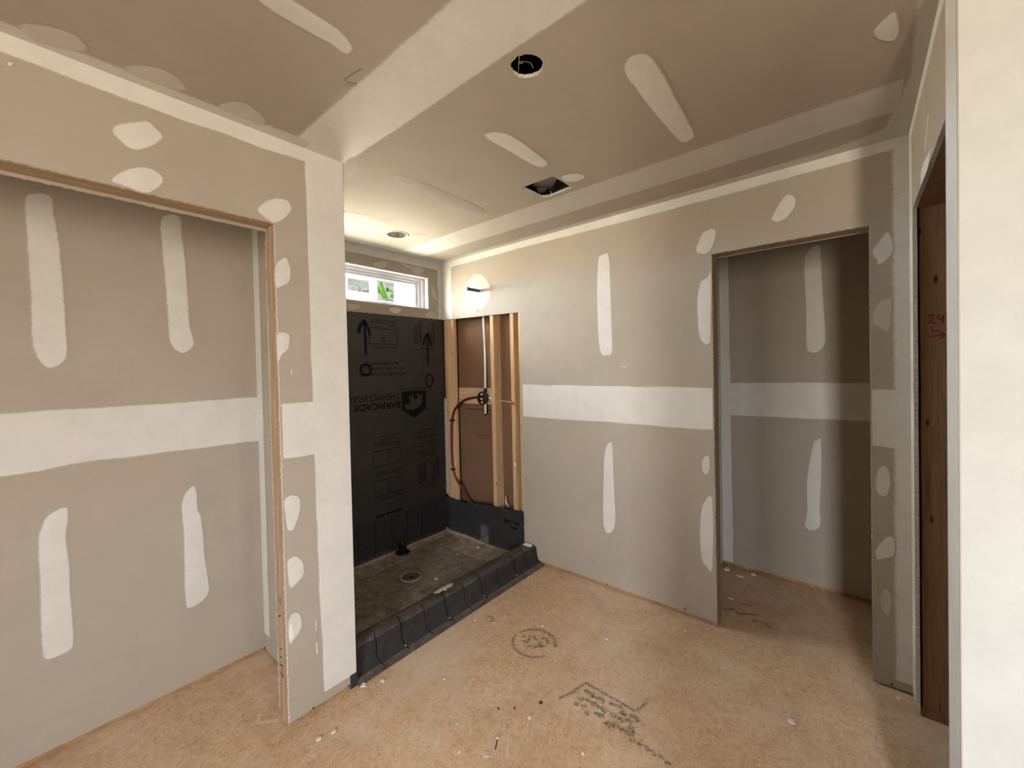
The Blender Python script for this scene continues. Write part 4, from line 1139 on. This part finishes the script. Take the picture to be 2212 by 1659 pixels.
# ================================================================== THE SHOWER BASE
liner = empty('shower_liner', (-2.40, 1.70, 0.0), 'black rubbery shower pan liner with dusty floor and rounded curb', 'shower pan')
L0 = Vector((-2.40, 1.70, 0.0))
def grid(name, fn, nu, nv, mt, parent, smooth=True):
    """fn(s, t) -> (point, dust)"""
    vs, at_, fs = [], [], []
    for i in range(nu + 1):
        for j in range(nv + 1):
            p, a = fn(i / nu, j / nv)
            vs.append(Vector(p))
            at_.append(a)
    for i in range(nu):
        for j in range(nv):
            q = i * (nv + 1) + j
            fs.append((q, q + nv + 1, q + nv + 2, q + 1))
    return pydata(name, vs, fs, mt, parent, smooth, at_)
def nn3(x, y, z=0.0):
    return noise.noise((x, y, z))
def pan(s, t):
    x = XS + 0.010 + s * 0.855
    y = YE + 0.012 + t * (YA - 0.006 - YE - 0.012)
    z = 0.016 + 0.004 * nn3(x * 4, y * 4) + 0.02 * max(0, 1 - (x - XS) / 0.05) ** 2 + 0.02 * max(0, 1 - (YA - y) / 0.05) ** 2
    e1 = (x - XS) + 0.012 * nn3(x * 9, y * 9, 5)
    e2 = (YA - y) + 0.012 * nn3(x * 9, y * 9, 8)
    dust = 0.0
    if e1 < 0.095:
        dust = 0.85
    if e2 < 0.075 and x < -2.35:
        dust = max(dust, 0.75)
    if e2 < 0.26 and -2.62 < x < -2.12:
        dust = max(dust, 0.42 + 0.4 * nn3(x * 11, y * 11, 2))
    if (x + 2.10) ** 2 + (y - 1.55) ** 2 < 0.11 ** 2 or (x + 2.16) ** 2 + (y - 1.28) ** 2 < 0.09 ** 2:
        dust = max(dust, 0.35)
    if (x - (-2.8)) < 0.12 and 1.5 < y < 1.9:
        dust = max(dust, 0.30)
    return (x, y, z), 0.50 + dust * 0.62
grid('pan_floor', pan, 60, 90, M['liner'], liner)
def up_back(s, t):
    y = YE + 0.004 + s * (YA - 0.004 - YE - 0.004)
    top = 0.316 + 0.006 * nn3(y * 5, 1)
    z = 0.015 + t * (top - 0.015)
    x = XS + 0.006 + 0.005 * abs(nn3(y * 3, z * 5, 3)) * min(1, t * 3) + 0.02 * max(0, 1 - t * 8) ** 2
    return (x, y, z), 0.0 + 0.08 * max(0, 1 - t * 6)
grid('wall_upturn', up_back, 60, 14, M['liner'], liner)
def up_side(s, t):
    x = XS + 0.006 + s * (LCUT + 0.002 - XS - 0.006)
    top = 0.332 - 0.022 * math.sin(min(1, s / 0.45) * math.pi) + 0.034 * max(0, (s - 0.4) / 0.6)
    if 0.30 < s < 0.37:
        top += 0.018
    top += 0.006 * nn3(x * 14, 3)
    z = 0.015 + t * (top - 0.015)
    y = YA - 0.004 - 0.012 * abs(nn3(x * 5, z * 7, 9)) * min(1, t * 3) - 0.03 * max(0, 1 - s * 7) ** 2 * t - 0.02 * max(0, 1 - t * 8) ** 2
    smudge = 0.16 if abs(s - 0.52) < 0.05 and t < 0.5 else 0.0
    return (x, y, z), 0.0 + smudge + 0.08 * max(0, 1 - t * 6)
grid('wall_upturn', up_side, 60, 14, M['liner'], liner)

CPROF = [(-2.075, 0.016), (-2.045, 0.028), (-2.020, 0.060), (-2.005, 0.098), (-1.990, 0.121), (-1.965, 0.131), (-1.930, 0.133), (-1.898, 0.130), (-1.880, 0.121), (-1.870, 0.098), (-1.865, 0.064), (-1.858, 0.034), (-1.842, 0.016), (-1.820, 0.008), (-1.796, 0.003)]
CSP = spline([(x, z, 0) for x, z in CPROF], 3)
def curb_pt(s, y, lift_=0.0):
    k = s * (len(CSP) - 1)
    i = min(int(k), len(CSP) - 2)
    p = CSP[i].lerp(CSP[i + 1], k - i)
    t = (CSP[i + 1] - CSP[i]).normalized()
    nx, nz_ = -t.y, t.x
    w_ = 0.0045 * nn3(p.x * 9, y * 3.2, p.y * 9) + 0.003 * nn3(p.x * 20, y * 9, 4)
    w_ *= min(1, max(0.15, p.y / 0.04))
    return Vector((p.x + nx * (w_ + lift_), y, max(0.0025, p.y + nz_ * (w_ + lift_))))
CY0, CY1 = YE + 0.001, YA - 0.002
def curb(s, t):
    y = CY0 + t * (CY1 - CY0)
    p = curb_pt(s, y)
    d = 0.0
    if s < 0.25:
        d = 0.22
    if 0.28 < s < 0.55:
        d = 0.13 + 0.10 * nn3(y * 6, s * 9, 1)
    if s > 0.88:
        d = 0.20 + 0.22 * nn3(y * 7, s * 5, 6)
    return p, d
cc_ = grid('curb_cover', curb, 44, 120, M['liner'], liner)
# dark seam lines with pale tacks
def seam3(pts, wd, nrm):
    vs, fs = [], []
    for i, p in enumerate(pts):
        vs += [p + Vector((0, -wd / 2, 0)), p + Vector((0, wd / 2, 0))]
    for i in range(len(pts) - 1):
        fs.append((2 * i, 2 * i + 1, 2 * i + 3, 2 * i + 2))
    return vs, fs
for k, y in enumerate((1.1134, 1.2629, 1.4178, 1.5683, 1.7171, 1.8619, 2.0193, 2.1909, 2.3208)):
    s1 = 0.93 if k not in (7,) else 0.80
    pts = [curb_pt(0.42 + (s1 - 0.42) * i / 24, y + 0.012 - 0.020 * math.sin(i / 24 * 3.0) + 0.004 * nn3(i * 0.3, k), 0.0016) for i in range(25)]
    vs, fs = seam3(pts, 0.006 if k % 2 else 0.004, None)
    pydata('seam_line', vs, fs, M['linerline'], liner, True)
    if k % 2:
        p = curb_pt(0.84, y + 0.0, 0.001)
        lathe('tack', [(0.0001, 0.003), (0.004, 0.0022), (0.0045, 0.0)], p, (1, 0, 0.3), M['linerdot'], liner, 8)
for y in (1.5785, 1.7232, 1.872, 2.021, 2.170, 2.321):
    vs, fs = [], []
    for i in range(13):
        z = 0.035 + i * 0.0228
        x = up_back((y - YE - 0.004) / (YA - 0.008 - YE), (z - 0.015) / 0.301)[0][0] + 0.002
        vs += [(x, y - 0.0022 + 0.0015 * nn3(z * 20, y), z), (x, y + 0.0022 + 0.0015 * nn3(z * 20, y), z)]
    fs = [(2 * i, 2 * i + 1, 2 * i + 3, 2 * i + 2) for i in range(12)]
    pydata('seam_line', vs, fs, M['linerline'], liner)
# raised lap on the curb and folded flap at the wall end
def lap(s, t):
    y = 1.955 + t * 0.135
    p = curb_pt(0.30 + 0.24 * s, y, 0.003)
    return p, 0.10
grid('liner_lap', lap, 8, 8, M['liner'], liner)
box('corner_flap', (XB + 0.0006, YE - 0.030, 0.0), (XB + 0.003, YE + 0.0035, 0.064), M['liner'], liner)
PLANES['UP'] = (lambda u, v, d: (u, YA - 0.018 - d, v), (0, -1, 0))
lettering('printed_lettering', 'UP', 'PVC', -2.175, 0.240, -2.105, 0.275, M['linerline'], liner, 0.02, 0, False, 0.001)
drawing('fine_print', 'UP', strokes([(-2.065, 0.262, -2.02, 0.264), (-2.11, 0.218, -2.04, 0.222)], 0.012, 7), M['linerline'], liner, 0.001, 0.1)['kind'] = 'stuff'
# dried compound on the curb
def paste3(name, cs, cy, rs, ry, label, seed, amt=0.004):
    vs, fs, at_ = [], [], []
    c = curb_pt(cs, cy, amt)
    vs.append(c)
    for rr_, l_ in ((0.55, amt * 0.9), (1.0, 0.0006)):
        for i in range(22):
            a = 2 * math.pi * i / 22
            q = rr_ * (1 + 0.45 * nn3(i * 0.9, seed, rr_))
            vs.append(curb_pt(min(0.98, max(0.02, cs + rs * q * math.sin(a))), min(CY1, cy + ry * q * math.cos(a)), l_))
    for i in range(22):
        j = (i + 1) % 22
        fs += [(0, 1 + i, 1 + j), (1 + i, 23 + i, 23 + j, 1 + j)]
    o = pydata(name, vs, fs, M['chip'] if amt > 0.0035 else M['papertone'], None, True)
    return tag(o, label, 'plaster')
M['papertone'] = flat('dusty_plaster', (0.66, 0.56, 0.46), 0.9, 0.2, 0.2, 60)
paste3('plaster_lump', 0.42, 2.425, 0.10, 0.028, 'pale lump of joint compound on the curb end against the back wall', 3, 0.007)
paste3('plaster_smear', 0.36, 1.625, 0.07, 0.075, 'tan plaster smear on the middle of the black curb top', 8, 0.003)

# ---- drain and standpipe
dr = empty('shower_drain', (-2.418, 1.715, 0.02), 'round slotted drain flange in the dusty shower pan', 'drain')
lathe('clamp_ring', [(0.066, 0.0), (0.064, 0.004), (0.058, 0.007), (0.022, 0.006), (0.017, 0.001), (0.017, 0.0)], (-2.418, 1.715, 0.0225), (0, 0, 1), flat('drain_flange', (0.13, 0.108, 0.085), 0.6, 0.4, 0.3, 60), dr, 32)
lathe('drain_opening', [(0.0172, 0.001), (0.0001, 0.001)], (-2.418, 1.715, 0.0225), (0, 0, 1), M['darkwire'], dr, 24)
lathe('rim_seal', [(0.0665, 0.001), (0.069, 0.0045), (0.0715, 0.0)], (-2.418, 1.715, 0.0225), (0, 0, 1), M['papertone'], dr, 32)
for k in range(8):
    a = 2 * math.pi * k / 8 + 0.2
    c0, c1 = 0.028, 0.052
    p = Vector((-2.418, 1.715, 0.0300))
    d1 = Vector((math.cos(a), math.sin(a), 0))
    d2 = Vector((-math.sin(a), math.cos(a), 0)) * 0.004
    pydata('slot', [p + d1 * c0 - d2, p + d1 * c1 - d2, p + d1 * c1 + d2, p + d1 * c0 + d2], [(0, 1, 2, 3)], M['darkwire'], dr)
sp_ = empty('standpipe', (-2.800, 1.915, 0.022), 'short black plastic pipe stub standing in the shower pan by the wall', 'pipe')
lathe('pipe_wall', [(0.029, 0.0), (0.029, 0.062), (0.031, 0.064), (0.031, 0.076), (0.026, 0.077), (0.0255, 0.03)], (-2.800, 1.915, 0.023), (0, 0, 1), M['blackplastic'], sp_, 24)
lathe('flange', [(0.058, 0.0), (0.056, 0.006), (0.040, 0.011), (0.029, 0.014)], (-2.800, 1.915, 0.022), (0, 0, 1), M['blackplastic'], sp_, 24)

# ---- shower plumbing
VX, VZ = -2.408, 1.231
valve = empty('shower_valve', (VX, YA + 0.03, VZ), 'black round shower mixer guard on the wooden blocking', 'valve')
disc = lathe('plaster_guard', [(0.0001, 0.020), (0.050, 0.020), (0.055, 0.016), (0.056, 0.004), (0.054, 0.0), (0.030, -0.012), (0.026, -0.040)], (VX, YA + 0.010, VZ), (0, -1, 0), M['blackplastic'], valve, 36)
for (dx, dz, ru, rv) in ((0.002, 0.033, 0.014, 0.010), (0.0, -0.008, 0.010, 0.008), (0.006, -0.035, 0.013, 0.010)):
    PLANES['VG'] = (lambda u, v, d: (u, YA - 0.0108 - d, v), (0, -1, 0))
    polyface('guard_opening', 'VG', arc(VX + dx, VZ + dz, ru, rv, k=14, wob=0.2), M['woodx'], valve, 0.0)
drawing('guard_print', 'VG', [(arc(VX, VZ + 0.008, 0.022, 0.014, 200, 340, 8), 0.003)], M['papertone'], valve, 0.0004, 0.1)
tube('side_outlet', [(VX + 0.03, F0 + 0.02, VZ), (VX + 0.088, F0 + 0.02, VZ)], 0.009, M['pex'], valve)
tube('tail_outlet', [(VX - 0.002, F0 + 0.025, VZ - 0.03), (VX - 0.004, F0 + 0.025, VZ - 0.138)], 0.0095, M['pex'], valve)
lathe('tail_cap', [(0.0105, 0.0), (0.0105, 0.012), (0.0001, 0.012)], (VX - 0.004, F0 + 0.025, VZ - 0.136), (0, 0, -1), M['darkwire'], valve, 12)
tube('side_lug', [(VX - 0.045, F0 + 0.01, VZ + 0.028), (VX - 0.075, F0 + 0.012, VZ + 0.030)], 0.005, M['pex'], valve, 8)
riser = empty('riser_pipe', (VX, F0 + 0.03, 1.27), 'thin white water riser pipe going up from the shower mixer', 'pipe')
tube('pipe_run', spline([(VX, F0 + 0.025, VZ + 0.06), (VX - 0.003, F0 + 0.035, 1.55), (VX - 0.012, F0 + 0.040, 1.78), (VX - 0.022, F0 + 0.045, 1.95), (VX - 0.025, F0 + 0.045, 2.10)], 6), 0.0095, M['pex'], riser)
lathe('pipe_fitting', [(0.0095, -0.003), (0.0135, -0.003), (0.0135, 0.030), (0.0095, 0.030)], (VX, F0 + 0.025, VZ + 0.052), (0, 0, 1), M['blackplastic'], riser, 14)
red = empty('hot_water_pipe', (-2.80, F0, 0.35), 'red bent water pipe curving down the corner stud from the mixer', 'pipe')
tube('pipe_run', spline([(VX - 0.059, F0 - 0.006, 1.232), (-2.50, F0 - 0.006, 1.233), (-2.617, F0 - 0.008, 1.210), (-2.735, F0 - 0.010, 1.140), (-2.790, F0 - 0.012, 1.033), (-2.808, F0 - 0.012, 0.843), (-2.803, F0 - 0.012, 0.640), (-2.775, F0 - 0.008, 0.520), (-2.70, F0 + 0.004, 0.420), (-2.62, F0 + 0.012, 0.30)], 6), 0.0105, M['redpex'], red)
for u, v in ((-2.795, 1.020), (-2.800, 0.580)):
    box('pipe_clip', (u - 0.020, F0 - 0.025, v - 0.006), (u + 0.026, F0 + 0.002, v + 0.006), M['blackplastic'], red, 0.002)
stub = empty('stub_out', (-2.417, YA, 2.125), 'grey-blue shower arm stub poking out of the wall below the ceiling', 'pipe')
tube('pipe_run', [(-2.417, YA + 0.03, 2.1265), (-2.417, YA - 0.125, 2.1265)], 0.0125, M['stubpipe'], stub, 16)
lathe('end_cap', [(0.0125, 0.0), (0.0145, 0.002), (0.0145, 0.012), (0.009, 0.016), (0.0001, 0.013)], (-2.417, YA - 0.122, 2.1265), (0, -1, 0), M['blackplastic'], stub, 16)
cord = empty('string_line', (-2.17, F0, 1.21), 'white string tied off to a stud with an orange knot', 'string')
tube('string', [(-2.279, F0 + 0.030, 1.217), (-2.10, F0 - 0.002, 1.207)], 0.0028, M['pex'], cord, 6)
tube('orange_knot', spline([(-2.098, F0 - 0.006, 1.225), (-2.085, F0 - 0.008, 1.195), (-2.070, F0 - 0.006, 1.190), (-2.072, F0 - 0.007, 1.205), (-2.088, F0 - 0.008, 1.200)], 4), 0.0065, M['orange'], cord, 8)
def scrap(name, pts, thick, label, cat, mt='papertag'):
    vs = [Vector(p) for p in pts]
    k = len(vs)
    nrm = (vs[1] - vs[0]).cross(vs[2] - vs[0]).normalized() * thick
    V = vs + [v + nrm for v in vs]
    fs = [tuple(range(k))[::-1], tuple(range(k, 2 * k))] + [(i, (i + 1) % k, (i + 1) % k + k, i + k) for i in range(k)]
    return tag(pydata(name, V, fs, M[mt]), label, cat)
fy = F0 - 0.004
scrap('paper_scrap', [(-2.213, fy + 0.03, 0.36), (-2.207, fy + 0.03, 0.44), (-2.197, fy + 0.022, 0.445), (-2.192, fy + 0.02, 0.40), (-2.150, fy, 0.362), (-2.183, fy + 0.005, 0.385), (-2.200, fy + 0.02, 0.40)], 0.001, 'torn white paper scrap hanging at the foot of the middle stud', 'paper')
scrap('paper_scrap', [(-2.086, fy, 0.735), (-2.066, fy, 0.728), (-2.062, fy - 0.003, 0.702), (-2.080, fy - 0.002, 0.712)], 0.001, 'small white paper tag stuck on the right shower stud', 'paper')

# ================================================================== CEILING FITTINGS
can = empty('recessed_light', (CAN[0], CAN[1], H), 'white recessed ceiling light can above the shower', 'light')
lathe('can_housing', [(0.078, -0.002), (0.078, 0.010), (0.076, 0.075), (0.066, 0.100), (0.0001, 0.106)], (CAN[0], CAN[1], H), (0, 0, 1), M['canwhite'], can, 40)
lathe('can_rim', [(0.0775, 0.0), (0.0775, -0.003), (0.0705, -0.003), (0.0705, 0.008)], (CAN[0], CAN[1], H), (0, 0, 1), M['steel'], can, 40)
lathe('lamp_socket', [(0.030, 0.104), (0.028, 0.080), (0.018, 0.074), (0.0001, 0.074)], (CAN[0] - 0.012, CAN[1] + 0.006, H), (0, 0, 1), M['canwhite'], can, 24)
tube('socket_lead', spline([(CAN[0] - 0.045, CAN[1] - 0.03, H + 0.03), (CAN[0] - 0.055, CAN[1] - 0.02, H + 0.05), (CAN[0] - 0.02, CAN[1] - 0.025, H + 0.085)], 5), 0.004, M['darkwire'], can, 6)
for k in range(3):
    a = 0.4 + k * 2.1
    box('spring_clip', (CAN[0] + 0.070 * math.cos(a) - 0.006, CAN[1] + 0.070 * math.sin(a) - 0.006, H + 0.004), (CAN[0] + 0.070 * math.cos(a) + 0.006, CAN[1] + 0.070 * math.sin(a) + 0.006, H + 0.03), M['steel'], can, 0.001)
cab = empty('lamp_cable', (HOLE1[0], HOLE1[1], H + 0.03), 'loose thin cable inside the round dark hole in the ceiling', 'cable')
tube('cable_run', spline([(-0.880, 1.112, H + 0.034), (-0.862, 1.088, H + 0.025), (-0.846, 1.068, H + 0.022), (-0.826, 1.046, H + 0.020), (-0.80, 1.02, H + 0.04)], 5), 0.0016, M['wire'], cab, 6)
tube('cable_end', [(-0.826, 1.066, H + 0.030), (-0.815, 1.094, H + 0.034), (-0.812, 1.100, H + 0.050)], 0.0012, M['steel'], cab, 6)
tube('cable_end', [(-0.812, 1.092, H + 0.030), (-0.818, 1.112, H + 0.028)], 0.0016, M['wire'], cab, 6)
scrap('cable_tag', [(-0.835, 1.050, H + 0.020), (-0.820, 1.052, H + 0.020), (-0.832, 1.078, H + 0.032), (-0.842, 1.074, H + 0.032)], 0.001, 'x', 'x', 'steel')
tg = bpy.data.objects['cable_tag']
del tg['label'], tg['category']
tg.parent = cab
tg.matrix_parent_inverse = Matrix.Translation(cab.location).inverted()
# void above the round hole
bx = empty('exhaust_fan', (-1.27, 1.84, H + 0.05), 'open square ceiling cut-out with a grey metal fan housing and black wires', 'exhaust fan')
bm = bmesh.new()
x0_, x1_, y0_, y1_, zt = -1.47, -1.155, 1.725, 2.02, H + 0.19
for lo, hi in (((x0_ - 0.002, y0_, H + 0.016), (x0_, y1_, zt)), ((x1_, y0_, H + 0.016), (x1_ + 0.002, y1_, zt)), ((x0_, y0_ - 0.002, H + 0.016), (x1_, y0_, zt)), ((x0_, y1_, H + 0.016), (x1_, y1_ + 0.002, zt)), ((x0_, y0_, zt), (x1_, y1_, zt + 0.002))):
    box_bm(bm, lo, hi)
frombm('fan_housing', bm, flat('dark_fan_housing', (0.10, 0.095, 0.085), 0.6, 0.4, 0.2), bx)
pydata('motor_plate', [(-1.405, 1.880, H + 0.062), (-1.330, 1.975, H + 0.062), (-1.205, 1.860, H + 0.072), (-1.270, 1.780, H + 0.072), (-1.405, 1.880, H + 0.074), (-1.330, 1.975, H + 0.074), (-1.205, 1.860, H + 0.084), (-1.270, 1.780, H + 0.084)],
       [(3, 2, 1, 0), (4, 5, 6, 7), (0, 1, 5, 4), (1, 2, 6, 5), (2, 3, 7, 6), (3, 0, 4, 7)], M['steel'], bx)
pydata('motor_bracket', [(-1.415, 1.950, H + 0.052), (-1.350, 1.995, H + 0.052), (-1.325, 1.985, H + 0.060), (-1.400, 1.900, H + 0.060), (-1.415, 1.950, H + 0.055), (-1.350, 1.995, H + 0.055), (-1.325, 1.985, H + 0.063), (-1.400, 1.900, H + 0.063)],
       [(3, 2, 1, 0), (4, 5, 6, 7), (0, 1, 5, 4), (1, 2, 6, 5), (2, 3, 7, 6), (3, 0, 4, 7)], M['steel'], bx)
tube('wire_lead', spline([(-1.36, 1.955, H + 0.03), (-1.375, 1.975, H + 0.02), (-1.36, 1.985, H + 0.012), (-1.335, 1.965, H + 0.018), (-1.325, 1.94, H + 0.03)], 6), 0.0032, M['wire'], bx, 8)
tube('wire_lead', spline([(-1.335, 1.93, H + 0.045), (-1.37, 1.95, H + 0.03), (-1.36, 1.965, H + 0.02), (-1.33, 1.95, H + 0.035), (-1.28, 1.93, H + 0.05), (-1.20, 1.90, H + 0.05)], 6), 0.006, M['darkwire'], bx, 8)
tube('wire_lead', spline([(-1.33, 1.94, H + 0.04), (-1.30, 1.95, H + 0.03), (-1.31, 1.965, H + 0.022)], 5), 0.006, M['darkwire'], bx, 8)
lathe('wire_nut', [(0.006, 0.0), (0.004, 0.014), (0.0001, 0.016)], (-1.318, 1.962, H + 0.022), (0.3, 0.2, -1), M['pex'], bx, 10)

# ================================================================== SCRAPS ON THE FLOOR
def chip(name, x, y, r, label, cat='plaster chip', mt='chip', z=0.0014, el=1.0, ang=0.0, h=0.004, group=None):
    rr_ = random.Random(int((x * 7919 + y * 104729) * 1000))
    k = 9
    lo, hi = [], []
    for i in range(k):
        a = 2 * math.pi * i / k
        q = r * rr_.uniform(0.65, 1.15)
        px_, py_ = q * math.cos(a) * el, q * math.sin(a)
        X = x + px_ * math.cos(ang) - py_ * math.sin(ang)
        Y = y + px_ * math.sin(ang) + py_ * math.cos(ang)
        lo.append((X, Y, z))
        hi.append((x + (X - x) * 0.86, y + (Y - y) * 0.86, z + h * rr_.uniform(0.7, 1.3)))
    V = lo + hi + [(x, y, z + h)]
    fs = [tuple(range(k))[::-1]] + [(i, (i + 1) % k, k + (i + 1) % k, k + i) for i in range(k)] + [(k + i, k + (i + 1) % k, 2 * k) for i in range(k)]
    o = pydata(name, V, fs, M[mt])
    return tag(o, label, cat, group)
G1 = 'plaster crumbs on the subfloor'
chip('plaster_chip', -1.790, 0.990, 0.015, 'oval white plaster chip at the curb end beside the wall end', ang=0.6, el=1.2, group=G1)
chip('plaster_chip', -1.746, 1.061, 0.014, 'pointed white plaster chip in front of the curb near the wall end', ang=1.4, el=0.7, group=G1)
chip('plaster_chip', -1.673, 0.7255, 0.012, 'curled white plaster flake on the floor before the closet jamb, left one of two', el=0.8, group=G1)
chip('plaster_chip', -1.656, 0.780, 0.012, 'curled white plaster flake on the floor before the closet jamb, right one of two', el=0.7, group=G1)
chip('plaster_chip', -1.051, 1.985, 0.008, 'round white plaster crumb right of the circular floor stamp', group=G1)
chip('plaster_chip', -0.742, 2.315, 0.012, 'white plaster crumb on the floor just before the narrow doorway', el=0.6, ang=0.9, group=G1)
chip('plaster_chip', -1.388, 1.864, 0.008, 'white plaster crumb on the top edge of the circular floor stamp', group=G1)
chip('plaster_chip', -1.069, 1.331, 0.009, 'white plaster crumb left of the rectangular floor stamp', group=G1)
chip('plaster_chip', -0.218, 1.9885, 0.017, 'lone large white plaster flake at the right of the floor', ang=0.8, el=0.8, group=G1)
chip('plaster_chip', -1.731, 1.663, 0.005, 'tiny white plaster speck in front of the middle of the curb', group=G1)
chip('plaster_chip', -1.519, 1.250, 0.005, 'tiny white plaster speck near the pale floor scratch', group=G1)
chip('plaster_chip', -1.293, 1.127, 0.011, 'flat pale plaster flake near the bottom of the picture', mt='papertone', h=0.002, group=G1)
chip('plaster_chip', -1.100, 1.099, 0.018, 'chalky pale ring of plaster at the bottom of the picture', mt='papertone', h=0.002, group=G1)
chip('plaster_chip', -1.185, 1.039, 0.008, 'small white crescent of plaster at the bottom edge of the picture', el=0.6, group=G1)
chip('plaster_chip', -0.813, 1.3305, 0.007, 'small white plaster crumb at the bottom right of the stamps', group=G1)
chip('plaster_chip', -0.894, 2.020, 0.012, 'flat tan plaster flake between circular stamp and doorway', mt='papertone', h=0.002, group=G1)
chip('plaster_chip', -0.7255, 3.190, 0.020, 'jagged plaster rubble in the back corner of the small room', ang=0.5, h=0.012, group=G1)
chip('plaster_chip', -0.630, 3.145, 0.016, 'long thin plaster sliver in the small room', el=1.5, h=0.006, group=G1)
chip('plaster_chip', -0.566, 3.225, 0.016, 'pale plaster piece against the back plate of the small room', h=0.010, group=G1)
chip('plaster_chip', -0.622, 2.812, 0.012, 'white plaster crumb just inside the narrow doorway', el=1.4, group=G1)
chip('plaster_chip', 0.128, 2.405, 0.012, 'small plaster crumb at the foot of the right corner', group=G1)
chip('terracotta_chip', -1.795, 2.412, 0.009, 'pinkish chip on the floor at the curb foot by the back wall', 'chip', 'pinkchip')
chip('plaster_chip', -2.384, 2.345, 0.018, 'white plaster chip in the shower pan near the back wall', z=0.022, group='plaster crumbs in the shower pan')
chip('plaster_chip', -2.261, 1.808, 0.014, 'white plaster chip in the shower pan right of the drain', z=0.020, group='plaster crumbs in the shower pan')
chip('terracotta_chip', -2.427, 2.158, 0.014, 'terracotta coloured chip in the middle of the shower pan', 'chip', 'pinkchip', z=0.022)
chip('terracotta_chip', -2.832, 1.545, 0.018, 'orange chip at the left back edge of the shower pan', 'chip', 'pinkchip', z=0.026)
chip('dark_scrap', -1.079, 1.423, 0.009, 'dark scrap on the floor left of the rectangular stamp', 'scrap', 'darkchip')
chip('dark_scrap', -1.204, 1.283, 0.005, 'tiny dark speck on the floor below the dark scrap', 'scrap', 'darkchip')
chip('dark_scrap', -1.150, 1.330, 0.005, 'tiny dark speck on the floor right beside another speck', 'scrap', 'darkchip')
nl = empty('nail', (-1.100, 1.140, 0.004), 'pale headed nail lying on the floor near the bottom of the picture', 'nail')
tube('nail_shank', [(-1.106, 1.170, 0.005), (-1.085, 1.135, 0.004)], 0.0022, M['darkchip'], nl, 8)
lathe('nail_head', [(0.0001, 0.003), (0.006, 0.002), (0.006, 0.0), (0.0001, 0.0)], (-1.107, 1.172, 0.005), (-0.5, 0.85, 0.25), M['chip'], nl, 12)
